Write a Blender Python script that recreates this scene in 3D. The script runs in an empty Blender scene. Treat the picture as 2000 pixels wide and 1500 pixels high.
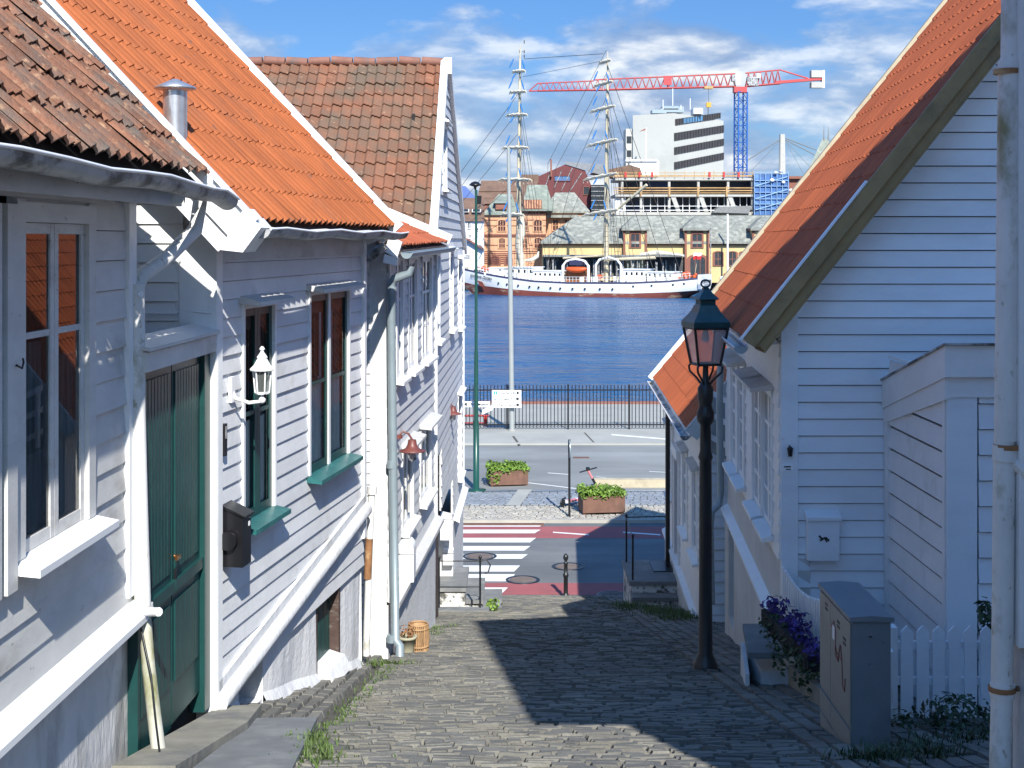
import bpy, math, random
from mathutils import Vector, Matrix
R=math.radians
V3=Vector
random.seed(7)
SC=bpy.context.scene
COL=SC.collection
# ------------------------------------------------------------------ camera, sky, sun, exposure
F=2660.0; CX=1000.0; HY=470.0; EYE=8.26          # the photograph is 2000 px wide, horizon on row 470
cam=bpy.data.cameras.new('camera'); co=bpy.data.objects.new('camera',cam); COL.objects.link(co)
cam.sensor_width=36; cam.lens=F/2000*36; cam.shift_y=-(750-HY)/2000
cam.clip_start=.05; cam.clip_end=20000
co.location=(0,0,EYE); co.rotation_euler=(R(90),0,0); SC.camera=co
SUN_T=.21; SUN_EL=R(38)
_h=V3((SUN_T,-1,0)).normalized()
SUN=V3((_h.x*math.cos(SUN_EL),_h.y*math.cos(SUN_EL),math.sin(SUN_EL)))
sl=bpy.data.lights.new('sun','SUN'); sl.energy=5; sl.angle=R(.5); sl.color=(1,.965,.89)
so=bpy.data.objects.new('sun',sl); COL.objects.link(so); so.rotation_euler=SUN.to_track_quat('Z','Y').to_euler(); so.location=(10,-20,40)
SC.view_settings.view_transform='Standard'; SC.view_settings.look='None'; SC.view_settings.gamma=1
SC.view_settings.exposure=.66
w=bpy.data.worlds.new('World'); SC.world=w; w.use_nodes=True
nt=w.node_tree; N=nt.nodes; L=nt.links; N.clear()
def nn(t,**k):
    n=N.new(t)
    for a,b in k.items(): setattr(n,a,b)
    return n
def mth(op,a,b=None,c=None):
    n=nn('ShaderNodeMath',operation=op)
    for i,v in enumerate((a,b,c)):
        if v is None: continue
        if isinstance(v,(int,float)): n.inputs[i].default_value=v
        else: L.new(v,n.inputs[i])
    return n.outputs[0]
def ramp(fac,stops):
    n=nn('ShaderNodeValToRGB'); e=n.color_ramp.elements
    while len(e)<len(stops): e.new(.5)
    for i,(p,c) in enumerate(stops):
        e[i].position=p; e[i].color=(*c,1) if len(c)==3 else c
    L.new(fac,n.inputs[0]); return n.outputs[0]
sky=nn('ShaderNodeTexSky',sky_type='NISHITA',sun_disc=False); sky.sun_elevation=SUN_EL; sky.sun_rotation=math.atan2(SUN.x,SUN.y)
sky.altitude=0; sky.air_density=1; sky.dust_density=.5; sky.ozone_density=2.5
tint=nn('ShaderNodeMix',data_type='RGBA',blend_type='MULTIPLY'); tint.inputs[0].default_value=1
L.new(sky.outputs[0],tint.inputs[6])
tc=nn('ShaderNodeTexCoord'); sx=nn('ShaderNodeSeparateXYZ'); L.new(tc.outputs['Generated'],sx.inputs[0])
el=sx.outputs[2]
L.new(ramp(el,[(0,(.31,.475,.69)),(.20,(.295,.465,.705)),(.45,(.60,1.15,1.62)),(1,(.60,1.15,1.62))]),tint.inputs[7])
mp=nn('ShaderNodeMapping'); mp.inputs['Scale'].default_value=(1,1,2.7); mp.inputs['Location'].default_value=(3.15,1.0,.62); L.new(tc.outputs['Generated'],mp.inputs[0])
def noise(vec,sc,det=8,ro=.55,dist=0):
    n=nn('ShaderNodeTexNoise'); n.inputs['Scale'].default_value=sc; n.inputs['Detail'].default_value=det; n.inputs['Roughness'].default_value=ro; n.inputs['Distortion'].default_value=dist
    L.new(vec,n.inputs['Vector']); return n.outputs['Fac']
n1=noise(mp.outputs[0],7.5,9,.55,.2)
mp2=nn('ShaderNodeMapping'); mp2.inputs['Scale'].default_value=(1,1,2.7); mp2.inputs['Location'].default_value=(3.15,1.0,.585); L.new(tc.outputs['Generated'],mp2.inputs[0])
n2=noise(mp2.outputs[0],7.5,9,.55,.2)
# cover: dense between 1 and 9 degrees, broken above
cov=ramp(el,[(0,(.44,)*3),(.03,(.50,)*3),(.10,(.485,)*3),(.14,(.37,)*3),(.18,(.26,)*3),(.28,(.0,)*3)])
dens=mth('SUBTRACT',mth('ADD',n1,cov),.30)
mask=ramp(dens,[(.50,(0,0,0)),(.60,(.6,.6,.6)),(.74,(1,1,1))])
shade=mth('MULTIPLY_ADD',mth('SUBTRACT',n1,n2),4.0,.5)   # lit tops, grey bases
ccol=ramp(shade,[(.10,(1.65,2.3,3.6)),(.45,(2.45,3.15,4.4)),(.9,(5.6,5.9,6.2))])
mx=nn('ShaderNodeMix',data_type='RGBA'); L.new(mask,mx.inputs[0]); L.new(tint.outputs[2],mx.inputs[6]); L.new(ccol,mx.inputs[7])
bg=nn('ShaderNodeBackground'); bg.inputs[1].default_value=.108; L.new(mx.outputs[2],bg.inputs[0])
ow=nn('ShaderNodeOutputWorld'); L.new(bg.outputs[0],ow.inputs[0])

# ------------------------------------------------------------------ helpers
def P(px,py,d): return V3(((px-CX)*d/F,d,EYE-(py-HY)*d/F))
def gz(y): return max(0.0,6.71-.212*y)
WL={}
class MB:
    def __init__(s): s.v=[];s.f=[];s.sm=[];s.uv=[]
    def add(s,vs,fs,sm=False):
        o=len(s.v); s.v+= [V3(a) for a in vs]
        for f in fs: s.f.append([o+i for i in f]); s.sm.append(sm)
        return s
    def box(s,x0,x1,y0,y1,z0,z1): return s.ob((x0,y0,z0),(x1-x0,0,0),(0,y1-y0,0),(0,0,z1-z0))
    def ob(s,o,a,b,c):
        o,a,b,c=V3(o),V3(a),V3(b),V3(c)
        return s.add([o,o+a,o+a+b,o+b,o+c,o+a+c,o+a+b+c,o+b+c],[(3,2,1,0),(4,5,6,7),(0,1,5,4),(1,2,6,5),(2,3,7,6),(3,0,4,7)])
    def prism(s,pts,vec):
        n=len(pts); vec=V3(vec); pts=[V3(p) for p in pts]
        return s.add(pts+[p+vec for p in pts],[list(range(n))[::-1],list(range(n,2*n))]+[(i,(i+1)%n,n+(i+1)%n,n+i) for i in range(n)])
    def quad(s,*p): return s.add(p,[list(range(len(p)))])
    def tube(s,pts,r,n=8,cap=True,sm=True):
        pts=[V3(p) for p in pts]; m=len(pts); rr=r if isinstance(r,(list,tuple)) else [r]*m
        vs=[]; pu=None
        for i,p in enumerate(pts):
            t=(pts[min(i+1,m-1)]-pts[max(i-1,0)]).normalized()
            if pu is None:
                u=t.orthogonal().normalized()
            else:
                u=(pu-t*pu.dot(t))
                u=u.normalized() if u.length>1e-6 else t.orthogonal().normalized()
            pu=u; q=t.cross(u)
            for k in range(n):
                a=2*math.pi*(k+.5)/n; vs.append(p+(u*math.cos(a)+q*math.sin(a))*rr[i])
        fs=[(i*n+k,i*n+(k+1)%n,(i+1)*n+(k+1)%n,(i+1)*n+k) for i in range(m-1) for k in range(n)]
        s.add(vs,fs,sm)
        if cap:
            s.add(vs[:n],[list(range(n))[::-1]]); s.add(vs[-n:],[list(range(n))])
        return s
    def lathe(s,prof,c,n=16,sm=True):
        c=V3(c); vs=[]; m=len(prof)
        for r,z in prof:
            for k in range(n):
                a=2*math.pi*k/n; vs.append(c+V3((r*math.cos(a),r*math.sin(a),z)))
        fs=[(i*n+k,i*n+(k+1)%n,(i+1)*n+(k+1)%n,(i+1)*n+k) for i in range(m-1) for k in range(n)]
        s.add(vs,fs,sm); s.add(vs[:n],[list(range(n))[::-1]]); s.add(vs[-n:],[list(range(n))])
        return s
    def ball(s,c,r,n=10):
        rx,ry,rz=r if isinstance(r,(tuple,list)) else (r,r,r); c=V3(c); vs=[]; m=n//2
        for i in range(m+1):
            b=math.pi*i/m
            for k in range(n):
                a=2*math.pi*k/n; vs.append(c+V3((rx*math.sin(b)*math.cos(a),ry*math.sin(b)*math.sin(a),-rz*math.cos(b))))
        return s.add(vs,[(i*n+k,i*n+(k+1)%n,(i+1)*n+(k+1)%n,(i+1)*n+k) for i in range(m) for k in range(n)],True)
    def build(s,name,m,parent=None,loc=None):
        if parent is not None: o=WL[parent]
        elif loc is not None: o=V3(loc)
        else:
            xs=[p.x for p in s.v]; ys=[p.y for p in s.v]; zs=[p.z for p in s.v]
            o=V3(((min(xs)+max(xs))/2,(min(ys)+max(ys))/2,min(zs)))
        me=bpy.data.meshes.new(name); me.from_pydata([tuple(p-o) for p in s.v],[],s.f)
        me.polygons.foreach_set('use_smooth',s.sm)
        if s.uv:
            ul=me.uv_layers.new(name='UVMap'); k=0
            for uvs in s.uv:
                for u in uvs: ul.data[k].uv=u; k+=1
        me.materials.append(m); me.update()
        ob=bpy.data.objects.new(name,me); COL.objects.link(ob); WL[ob.name]=o
        if parent is not None: ob.parent=bpy.data.objects[parent]
        else: ob.location=o
        return ob.name
def tag(n,label=None,cat=None,group=None,kind=None):
    o=bpy.data.objects[n]
    if label: o['label']=label
    if cat: o['category']=cat
    if group: o['group']=group
    if kind: o['kind']=kind
    return n
def thing(name,label,cat,loc,group=None):
    o=bpy.data.objects.new(name,None); COL.objects.link(o); o.location=loc; o.empty_display_size=.2; WL[o.name]=V3(loc)
    return tag(o.name,label,cat,group)
def struct(name,mb,m): return tag(mb.build(name,m,None,(0,0,0)),kind='structure')
def copy_tree(n,dx,label,group=None):
    o=bpy.data.objects[n]
    def cp(a,par):
        c=a.copy(); COL.objects.link(c); WL[c.name]=WL[a.name]+V3(dx)
        if par: c.parent=par
        for ch in list(a.children): cp(ch,c)
        return c
    c=cp(o,None); c.location=o.location+V3(dx); c['label']=label
    if group: c['group']=group
    return c.name
def text(body,size,loc,m,parent,rot=(R(90),0,0),name='lettering',ax='CENTER'):
    cu=bpy.data.curves.new(name,'FONT'); cu.body=body; cu.size=size; cu.align_x=ax; cu.align_y='CENTER'; cu.extrude=.001; cu.offset=size*.025; cu.materials.append(m)
    tmp=bpy.data.objects.new(name+'_curve',cu); COL.objects.link(tmp); bpy.context.view_layer.update()
    me=bpy.data.meshes.new_from_object(tmp.evaluated_get(bpy.context.evaluated_depsgraph_get())); bpy.data.objects.remove(tmp); bpy.data.curves.remove(cu)
    o=bpy.data.objects.new(name,me); COL.objects.link(o); o.parent=bpy.data.objects[parent]; o.location=V3(loc)-WL[parent]; o.rotation_euler=rot; WL[o.name]=V3(loc)
    return o.name
# ------------------------------------------------------------------ materials
def mat(name,col,rough=.6,var=.12,scale=5,col2=None,thr=(.55,.7),stretch=(1,1,1),bump=0,bscale=30,metal=0,spec=.5,island=0,col3=None,thr3=(.6,.7),scale3=30,uvtile=0,alpha=1,emit=None):
    m=bpy.data.materials.new(name); m.use_nodes=True
    global N,L,nt
    nt=m.node_tree; N=nt.nodes; L=nt.links
    b=N['Principled BSDF']; b.inputs['Roughness'].default_value=rough; b.inputs['Metallic'].default_value=metal
    b.inputs['Specular IOR Level'].default_value=spec
    t=nn('ShaderNodeTexCoord'); mpp=nn('ShaderNodeMapping'); mpp.inputs['Scale'].default_value=stretch; L.new(t.outputs['Object'],mpp.inputs[0])
    nz=noise(mpp.outputs[0],scale,6,.6)
    lo=tuple(max(0,c*(1-var)) for c in col); hi=tuple(c*(1+var) for c in col)
    c=ramp(nz,[(.3,lo),(.7,hi)])
    def mixc(f,a,bb,typ='MIX'):
        x=nn('ShaderNodeMix',data_type='RGBA',blend_type=typ)
        if isinstance(f,(int,float)): x.inputs[0].default_value=f
        else: L.new(f,x.inputs[0])
        L.new(a,x.inputs[6])
        if isinstance(bb,tuple): x.inputs[7].default_value=(*bb,1)
        else: L.new(bb,x.inputs[7])
        return x.outputs[2]
    if uvtile:
        fl=nn('ShaderNodeVectorMath',operation='FLOOR'); L.new(t.outputs['UV'],fl.inputs[0])
        wn=nn('ShaderNodeTexWhiteNoise',noise_dimensions='2D'); L.new(fl.outputs[0],wn.inputs['Vector'])
        g=ramp(wn.outputs['Value'],[(0,(1-uvtile,)*3),(1,(1+uvtile*.6,)*3)]); c=mixc(1,c,g,'MULTIPLY')
    if island:
        gi=nn('ShaderNodeNewGeometry'); g=ramp(gi.outputs['Random Per Island'],[(0,(1-island,)*3),(1,(1+island,)*3)]); c=mixc(1,c,g,'MULTIPLY')
    if col2:
        nz2=noise(mpp.outputs[0],scale*.6,7,.65); c=mixc(ramp(nz2,[(thr[0],(0,0,0)),(thr[1],(1,1,1))]),c,col2)
    if col3:
        nz3=noise(mpp.outputs[0],scale3,4,.6); c=mixc(ramp(nz3,[(thr3[0],(0,0,0)),(thr3[1],(1,1,1))]),c,col3)
    L.new(c,b.inputs['Base Color'])
    if bump:
        bn=nn('ShaderNodeBump'); bn.inputs['Strength'].default_value=bump; bn.inputs['Distance'].default_value=.02
        L.new(noise(mpp.outputs[0],bscale,5,.6),bn.inputs['Height']); L.new(bn.outputs[0],b.inputs['Normal'])
    if emit: b.inputs['Emission Color'].default_value=(*emit,1); b.inputs['Emission Strength'].default_value=1
    return m
def glass(name,tintc=(.9,.95,.95),dif=(.02,.02,.025),mixd=.0,ior=2.0,rough=.01):
    m=bpy.data.materials.new(name); m.use_nodes=True
    global N,L,nt
    nt=m.node_tree; N=nt.nodes; L=nt.links; N.clear()
    tr=nn('ShaderNodeBsdfTransparent'); tr.inputs[0].default_value=(*tintc,1)
    df=nn('ShaderNodeBsdfDiffuse'); df.inputs[0].default_value=(*dif,1)
    m1=nn('ShaderNodeMixShader'); m1.inputs[0].default_value=mixd; L.new(tr.outputs[0],m1.inputs[1]); L.new(df.outputs[0],m1.inputs[2])
    gl=nn('ShaderNodeBsdfGlossy'); gl.inputs[1].default_value=rough
    fr=nn('ShaderNodeFresnel'); fr.inputs[0].default_value=ior
    m2=nn('ShaderNodeMixShader'); L.new(fr.outputs[0],m2.inputs[0]); L.new(m1.outputs[0],m2.inputs[1]); L.new(gl.outputs[0],m2.inputs[2])
    o=nn('ShaderNodeOutputMaterial'); L.new(m2.outputs[0],o.inputs[0]); return m
m_white=mat('white_paint',(.76,.755,.74),.5,.06,3,(.50,.49,.46),(.6,.8),bump=.05)
m_whiteb=mat('white_trim_paint',(.80,.80,.79),.45,.04,4,(.58,.57,.54),(.66,.85))
m_old=mat('old_white_paint',(.58,.57,.545),.55,.10,2.2,(.38,.36,.33),(.54,.74),island=.05,stretch=(1,1,2.5),bump=.12,bscale=25,col3=(.30,.27,.24),thr3=(.68,.74),scale3=9)
m_peel=mat('weathered_white_boards',(.64,.645,.645),.5,.07,3,(.47,.455,.43),(.56,.76),island=.05,bump=.14,bscale=22,col3=(.30,.26,.24),thr3=(.70,.735),scale3=26)
m_blueish=mat('smooth_white_boards',(.78,.80,.82),.45,.05,1.3,(.64,.66,.67),(.48,.72),island=.05,bump=.08,col3=(.58,.59,.58),thr3=(.68,.80),scale3=5,stretch=(.5,1,1.4))
m_plaster=mat('rough_white_plaster',(.66,.66,.66),.8,.08,3,(.48,.47,.44),(.56,.74),bump=.6,bscale=14)
m_plold=mat('flaking_plaster',(.62,.61,.59),.85,.12,2.5,(.34,.33,.31),(.5,.66),bump=.9,bscale=9,stretch=(1,1,.45))
m_warm=mat('cream_plaster',(.62,.60,.56),.8,.07,1.5,(.52,.50,.46),(.5,.75),bump=.25,bscale=12)
m_moss=mat('mossy_white_pipe',(.66,.65,.62),.55,.1,5,(.25,.23,.12),(.56,.72),stretch=(1,1,.6),col3=(.35,.33,.25),thr3=(.62,.7),scale3=22)
m_gutter=mat('weathered_gutter_zinc',(.40,.40,.40),.5,.15,4,(.05,.048,.045),(.46,.60),stretch=(1.6,.8,1.6),bump=.3,bscale=12)
m_gutlip=mat('bright_gutter_rim',(.75,.75,.76),.4,.08)
m_zinc=mat('grey_zinc',(.28,.34,.37),.4,.08,4,metal=.3)
m_steel=mat('galvanised_flue',(.55,.55,.56),.35,.2,8,metal=.8)
m_orange=mat('orange_clay_tile',(.335,.092,.025),.75,.14,2.0,(.22,.075,.032),(.53,.74),bump=.2,bscale=30,uvtile=.16,col3=(.14,.07,.045),thr3=(.66,.74),scale3=8)
m_orange2=mat('new_orange_clay_tile',(.40,.098,.032),.7,.10,1.5,(.33,.085,.035),(.56,.76),uvtile=.14,bump=.1)
m_brown=mat('weathered_red_tile',(.225,.092,.048),.8,.2,1.6,(.13,.090,.06),(.40,.62),bump=.4,bscale=25,uvtile=.18,col3=(.36,.21,.13),thr3=(.62,.74),scale3=8)
m_mossy=mat('lichen_covered_tile',(.225,.100,.056),.85,.25,4,(.13,.105,.085),(.47,.66),bump=.7,bscale=30,uvtile=.28,col3=(.36,.21,.12),thr3=(.58,.70),scale3=16)
m_ridge=mat('brown_ridge_tile',(.22,.10,.07),.8,.2,5,(.12,.10,.09))
m_timber=mat('raw_timber_barge',(.30,.205,.09),.7,.2,3,(.17,.12,.06),(.55,.75),stretch=(1,1,1),bump=.3,col3=(.03,.022,.015),thr3=(.73,.77),scale3=5)
m_green=mat('dark_green_paint',(.008,.050,.047),.4,.15,5,(.015,.085,.075),(.55,.8))
m_brownw=mat('worn_brown_wood',(.07,.042,.033),.6,.3,8,(.16,.14,.12),(.56,.68),stretch=(1,1,4))
m_dark=mat('dark_interior',(.018,.017,.018),.9,.3)
m_black=mat('black_iron',(.012,.014,.016),.4,.2)
m_blackp=mat('black_lacquer',(.010,.010,.012),.3,.1)
m_lampgreen=mat('patinated_green_metal',(.010,.055,.060),.35,.3,9,(.04,.12,.12),(.6,.8))
m_polegreen=mat('green_lamp_pole',(.010,.060,.045),.35,.1)
m_curtain=mat('beige_curtain',(.62,.58,.48),.9,.2,3,stretch=(6,6,.3))
m_net=mat('grey_net_curtain',(.16,.18,.19),.9,.6,4,stretch=(7,7,.4))
m_glass=glass('window_glass')
m_glass2=glass('clear_window_glass',ior=1.10)
m_mosspipe=mat('green_stained_pipe',(.50,.49,.42),.6,.15,4,(.20,.20,.08),(.50,.66),stretch=(1,1,.5))
m_lglass=glass('frosted_lantern_glass',(.95,.90,.90),(.62,.52,.51),.45,1.45,.08)
m_slate=mat('stone_slab',(.17,.175,.175),.75,.15,4,(.26,.26,.25),(.5,.7),bump=.3,bscale=10)
m_stone=mat('worn_doorstep_stone',(.25,.235,.19),.8,.2,3,(.15,.15,.14),(.5,.68),bump=.5,bscale=12)
m_sett=mat('granite_sett',(.160,.152,.130),.8,.20,2.2,(.098,.097,.092),(.48,.70),bump=.7,bscale=45,island=.20)
m_joint=mat('gritty_joint',(.085,.078,.062),.95,.3,6,(.065,.075,.035),(.54,.7),bump=.5)
m_asph=mat('asphalt',(.125,.130,.132),.85,.14,.8,(.18,.182,.18),(.48,.66),stretch=(.35,1,1),bump=.3,bscale=120)
m_asph2=mat('pale_worn_asphalt',(.185,.188,.178),.85,.10,.5,(.26,.265,.255),(.46,.66),stretch=(.3,1,1),bump=.2,bscale=90)
m_redroad=mat('red_lane_asphalt',(.30,.085,.085),.85,.12,1.5,(.24,.08,.08),(.5,.7))
m_mark=mat('white_road_paint',(.72,.72,.69),.7,.06,5,(.35,.35,.34),(.66,.74),scale3=9,col3=(.30,.30,.30),thr3=(.70,.76))
m_conc=mat('pale_concrete',(.34,.335,.30),.85,.08,.6,(.28,.275,.25),(.5,.7))
m_paver=mat('blue_grey_paver',(.20,.22,.245),.8,.1,2,island=.14)
m_cob=mat('pale_cobble',(.33,.31,.27),.85,.1,3,island=.2)
m_rust=mat('rusty_corten',(.15,.075,.05),.75,.2,4,(.10,.055,.04))
m_grass=mat('grass_blade',(.065,.105,.022),.7,.3,6,island=.4)
m_leaf=mat('fresh_green_leaf',(.115,.20,.022),.6,.2,6,island=.4)
m_ivy=mat('dark_leaf',(.03,.06,.02),.55,.3,6,island=.4)
m_pansy=mat('violet_petal',(.045,.02,.16),.6,.3,9,island=.5)
m_redpaint=mat('red_paint',(.45,.03,.025),.45,.1)
m_rustlamp=mat('red_brown_enamel',(.15,.045,.036),.45,.2)
m_wick=mat('wicker',(.36,.215,.105),.7,.25,14,island=.2)
m_pot=mat('pale_clay_pot',(.36,.34,.24),.8,.15)
m_cab=mat('grey_cabinet',(.16,.185,.20),.5,.08,2,(.12,.135,.14),(.52,.7),col3=(.09,.085,.075),thr3=(.68,.75),scale3=14)
m_cabf=mat('beige_grey_cabinet_door',(.27,.26,.225),.55,.08,2,(.20,.19,.165),(.5,.68),col3=(.12,.11,.09),thr3=(.68,.74),scale3=16)
m_txt=mat('black_lettering',(.01,.01,.012),.6,0)
m_sign=mat('white_sign_face',(.86,.87,.87),.4,.01)
m_poleg=mat('light_grey_pole',(.34,.36,.35),.4,.05,metal=.2)
m_rusty=mat('rust_orange',(.25,.12,.05),.8,.3,8,(.5,.32,.16))
m_brass=mat('brass_handle',(.45,.20,.07),.3,.1,metal=.9)
m_teal=mat('teal_sill_paint',(.022,.12,.118),.4,.2,6,(.05,.20,.19))
# ------------------------------------------------------------------ walls
class Wall:
    def __init__(s,x0,y0,x1,y1,sg=1):
        s.o=V3((x0,y0,0)); d=V3((x1-x0,y1-y0,0)); s.L=d.length; s.t=d.normalized(); s.n=V3((s.t.y,-s.t.x,0))*sg
        s.y0=y0
    def p(s,a,n,z): return s.o+s.t*a+s.n*n+V3((0,0,z))
    def sy(s,y): return (y-s.o.y)/s.t.y
    def box(s,mb,a0,a1,n0,n1,z0,z1): return mb.ob(s.p(a0,n0,z0),s.t*(a1-a0),s.n*(n1-n0),(0,0,z1-z0))
def clap(w,mb,a0,a1,z0,z1,e,holes,lip=.022,lim=None,jit=.004,gap=.005):
    """lapped boards; lim(z)->(amin,amax) clips each row (gables)"""
    z=z0
    while z<z1-1e-4:
        zt=min(z+e,z1); cuts={a0,a1}
        for h in holes:
            if h[2]<zt and h[3]>z:
                for c in h[:2]:
                    if a0<c<a1: cuts.add(c)
        cs=sorted(cuts); j=random.uniform(-jit,jit)
        for c0,c1 in zip(cs,cs[1:]):
            if c1-c0<.005: continue
            seg=[(z,zt)]
            for h in holes:
                if h[0]<=c0+1e-6 and h[1]>=c1-1e-6:
                    ns=[]
                    for (p,q) in seg:
                        if h[3]<=p or h[2]>=q: ns.append((p,q)); continue
                        if h[2]>p+.004: ns.append((p,h[2]))
                        if h[3]<q-.004: ns.append((h[3],q))
                    seg=ns
            for p,q in seg:
                if p==z: p=min(p+gap,q-.001)
                th=lambda zz: lip*(1-.75*(zz-z)/e)+j
                b0,b1=c0,c1; t0,t1=c0,c1
                if lim:
                    l0,l1=lim(p); u0,u1=lim(q)
                    b0=max(b0,l0);b1=min(b1,l1);t0=max(t0,u0);t1=min(t1,u1)
                    if b1-b0<.01: continue
                    if t1<t0: t0=t1=(t0+t1)/2
                v=[w.p(b0,-.02,p),w.p(b1,-.02,p),w.p(b1,th(p),p),w.p(b0,th(p),p),w.p(t0,-.02,q),w.p(t1,-.02,q),w.p(t1,th(q),q),w.p(t0,th(q),q)]
                mb.add(v,[(0,1,2,3),(4,7,6,5),(3,2,6,7),(0,3,7,4),(1,5,6,2)])
        z+=e
    return mb
def window(par,w,a0,a1,z0,z1,cas=.1,mc=None,ms=None,ncol=2,bars=(.5,),sill=.13,msill=None,hood=0,mhood=None,curt=None,sw=.05,mull=.0,glassm=None,depth=.0,back=True):
    mc=mc or m_whiteb; ms=ms or mc
    f=MB()
    w.box(f,a0-cas,a0,0,.036,z0-.0,z1+cas); w.box(f,a1,a1+cas,0,.036,z0,z1+cas); w.box(f,a0-cas,a1+cas,.002,.040,z1,z1+cas*.9)
    for q in ((a0-.02,a0),(a1,a1+.02)): w.box(f,q[0],q[1],-.16,-.002,z0,z1)
    w.box(f,a0,a1,-.16,-.002,z1,z1+.02); w.box(f,a0,a1,-.16,-.002,z0-.02,z0)
    wn=f.build('window',mc,par)
    cw=(a1-a0-mull*(ncol-1))/ncol
    pn=MB()
    for c in range(ncol):
        q0=a0+c*(cw+mull); q1=q0+cw; s_=MB(); n0,n1=-depth-.04,-depth+.006
        w.box(s_,q0+.003,q0+sw,n0,n1,z0+.003,z1-.003); w.box(s_,q1-sw,q1-.003,n0,n1,z0+.003,z1-.003)
        w.box(s_,q0+sw,q1-sw,n0,n1-.002,z1-sw,z1-.003); w.box(s_,q0+sw,q1-sw,n0,n1-.002,z0+.003,z0+sw*1.2)
        for b in bars:
            zz=z0+(z1-z0)*b; w.box(s_,q0+sw,q1-sw,n0,n1-.004,zz-.018,zz+.018)
        s_.build('sash',ms,wn)
        pn.quad(w.p(q0+sw*.5,-depth-.006,z0+.02),w.p(q1-sw*.5,-depth-.006,z0+.02),w.p(q1-sw*.5,-depth-.006,z1-.02),w.p(q0+sw*.5,-depth-.006,z1-.02))
        if c and mull>0:
            k=MB(); w.box(k,q0-mull,q0,-.05,.018,z0,z1); k.build('mullion',mc,wn)
    pn.build('pane',glassm or m_glass,wn)
    if back:
        k=MB(); w.box(k,a0-.3,a1+.3,-.5,-.46,z0-.3,z1+.2); k.build('interior',m_dark,wn)
    if sill:
        k=MB(); k.prism([w.p(a0-cas-.03,.0,z0),w.p(a0-cas-.03,sill,z0-.035),w.p(a0-cas-.03,sill,z0-.075),w.p(a0-cas-.03,.0,z0-.06)],w.t*(a1-a0+2*cas+.06)); k.build('sill',msill or mc,wn)
    if hood:
        k=MB(); zz=z1+cas; k.prism([w.p(a0-cas-.04,.0,zz+.07),w.p(a0-cas-.04,hood,zz+.015),w.p(a0-cas-.04,hood,zz-.02),w.p(a0-cas-.04,.0,zz-.0)],w.t*(a1-a0+2*cas+.08)); k.build('window_hood',mhood or mc,wn)
    if curt:
        k=MB()
        for (c0,c1,b0,b1,mm) in curt:
            n=int((c1-c0)/.03)+2; vs=[]
            for i in range(n+1):
                a=c0+(c1-c0)*i/n; off=-.045+.012*math.sin(i*1.9)
                vs+= [w.p(a,off,b0),w.p(a,off*1.02,b1)]
            k.add(vs,[(2*i,2*i+2,2*i+3,2*i+1) for i in range(n)],True)
        k.build('curtain',curt[0][4],wn)
    return wn
def hole(a0,a1,z0,z1,cas): return (a0-cas*.8,a1+cas*.8,z0-.06,z1+cas*.8)
def tiles(name,par,O,U,Vv,nu,nv,tw,ch,amp,step,m,seg=6,jit=.006,over=.05,shape=0):
    mb=MB(); U=V3(U); Vv=V3(Vv); Nn=U.cross(Vv).normalized()
    if Nn.z<0: Nn=-Nn
    O=V3(O)
    def pr(f):
        if shape==0: return amp*(.5-.5*math.cos(2*math.pi*f))
        return amp*(math.sin(2*math.pi*f)*.5+.25*math.sin(4*math.pi*f)+.5)
    for k in range(nv):
        for i in range(nu):
            j=random.uniform(-jit,jit); jv=random.uniform(-jit,jit)*1.2
            rows=((k*ch+jv,step+j-.018),(k*ch+jv,step+j),(k*ch+jv,step+j),((k+1)*ch+over,-.004+j*.5))
            o=len(mb.v)
            for (v,h) in rows:
                for q in range(seg+1):
                    f=q/seg; mb.v.append(O+U*((i+f)*tw)+Vv*v+Nn*(h+pr(f)))
            n=seg+1
            for r in (0,2):
                for q in range(seg):
                    mb.f.append([o+r*n+q,o+r*n+q+1,o+(r+1)*n+q+1,o+(r+1)*n+q]); mb.sm.append(r==2)
                    mb.uv.append([(i+.5,k+.5)]*4)
    return mb.build(name,m,par)
def gutter(par,pts,r,m,mlip,name='gutter',sag=0):
    """half round trough along pts (open on top) with a rim"""
    mb=MB(); rim=MB(); n=8; vs=[]; t=(V3(pts[-1])-V3(pts[0])).normalized(); side=t.cross(V3((0,0,1))).normalized()
    m_=len(pts)
    for p in pts:
        p=V3(p)
        for k in range(n+1):
            a=math.pi*k/n; vs.append(p+side*math.cos(a)*r-V3((0,0,1))*math.sin(a)*r)
    mb.add(vs,[(i*(n+1)+k,i*(n+1)+k+1,(i+1)*(n+1)+k+1,(i+1)*(n+1)+k) for i in range(m_-1) for k in range(n)],True)
    mb.add([vs[k] for k in range(n+1)],[list(range(n+1))]); mb.add([vs[(m_-1)*(n+1)+k] for k in range(n+1)],[list(range(n+1))])
    g=mb.build(name,m,par)
    for sgn in (1,-1): rim.tube([V3(p)+side*r*sgn for p in pts],.011,6)
    rim.build('gutter_rim',mlip,g)
    return g
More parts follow.
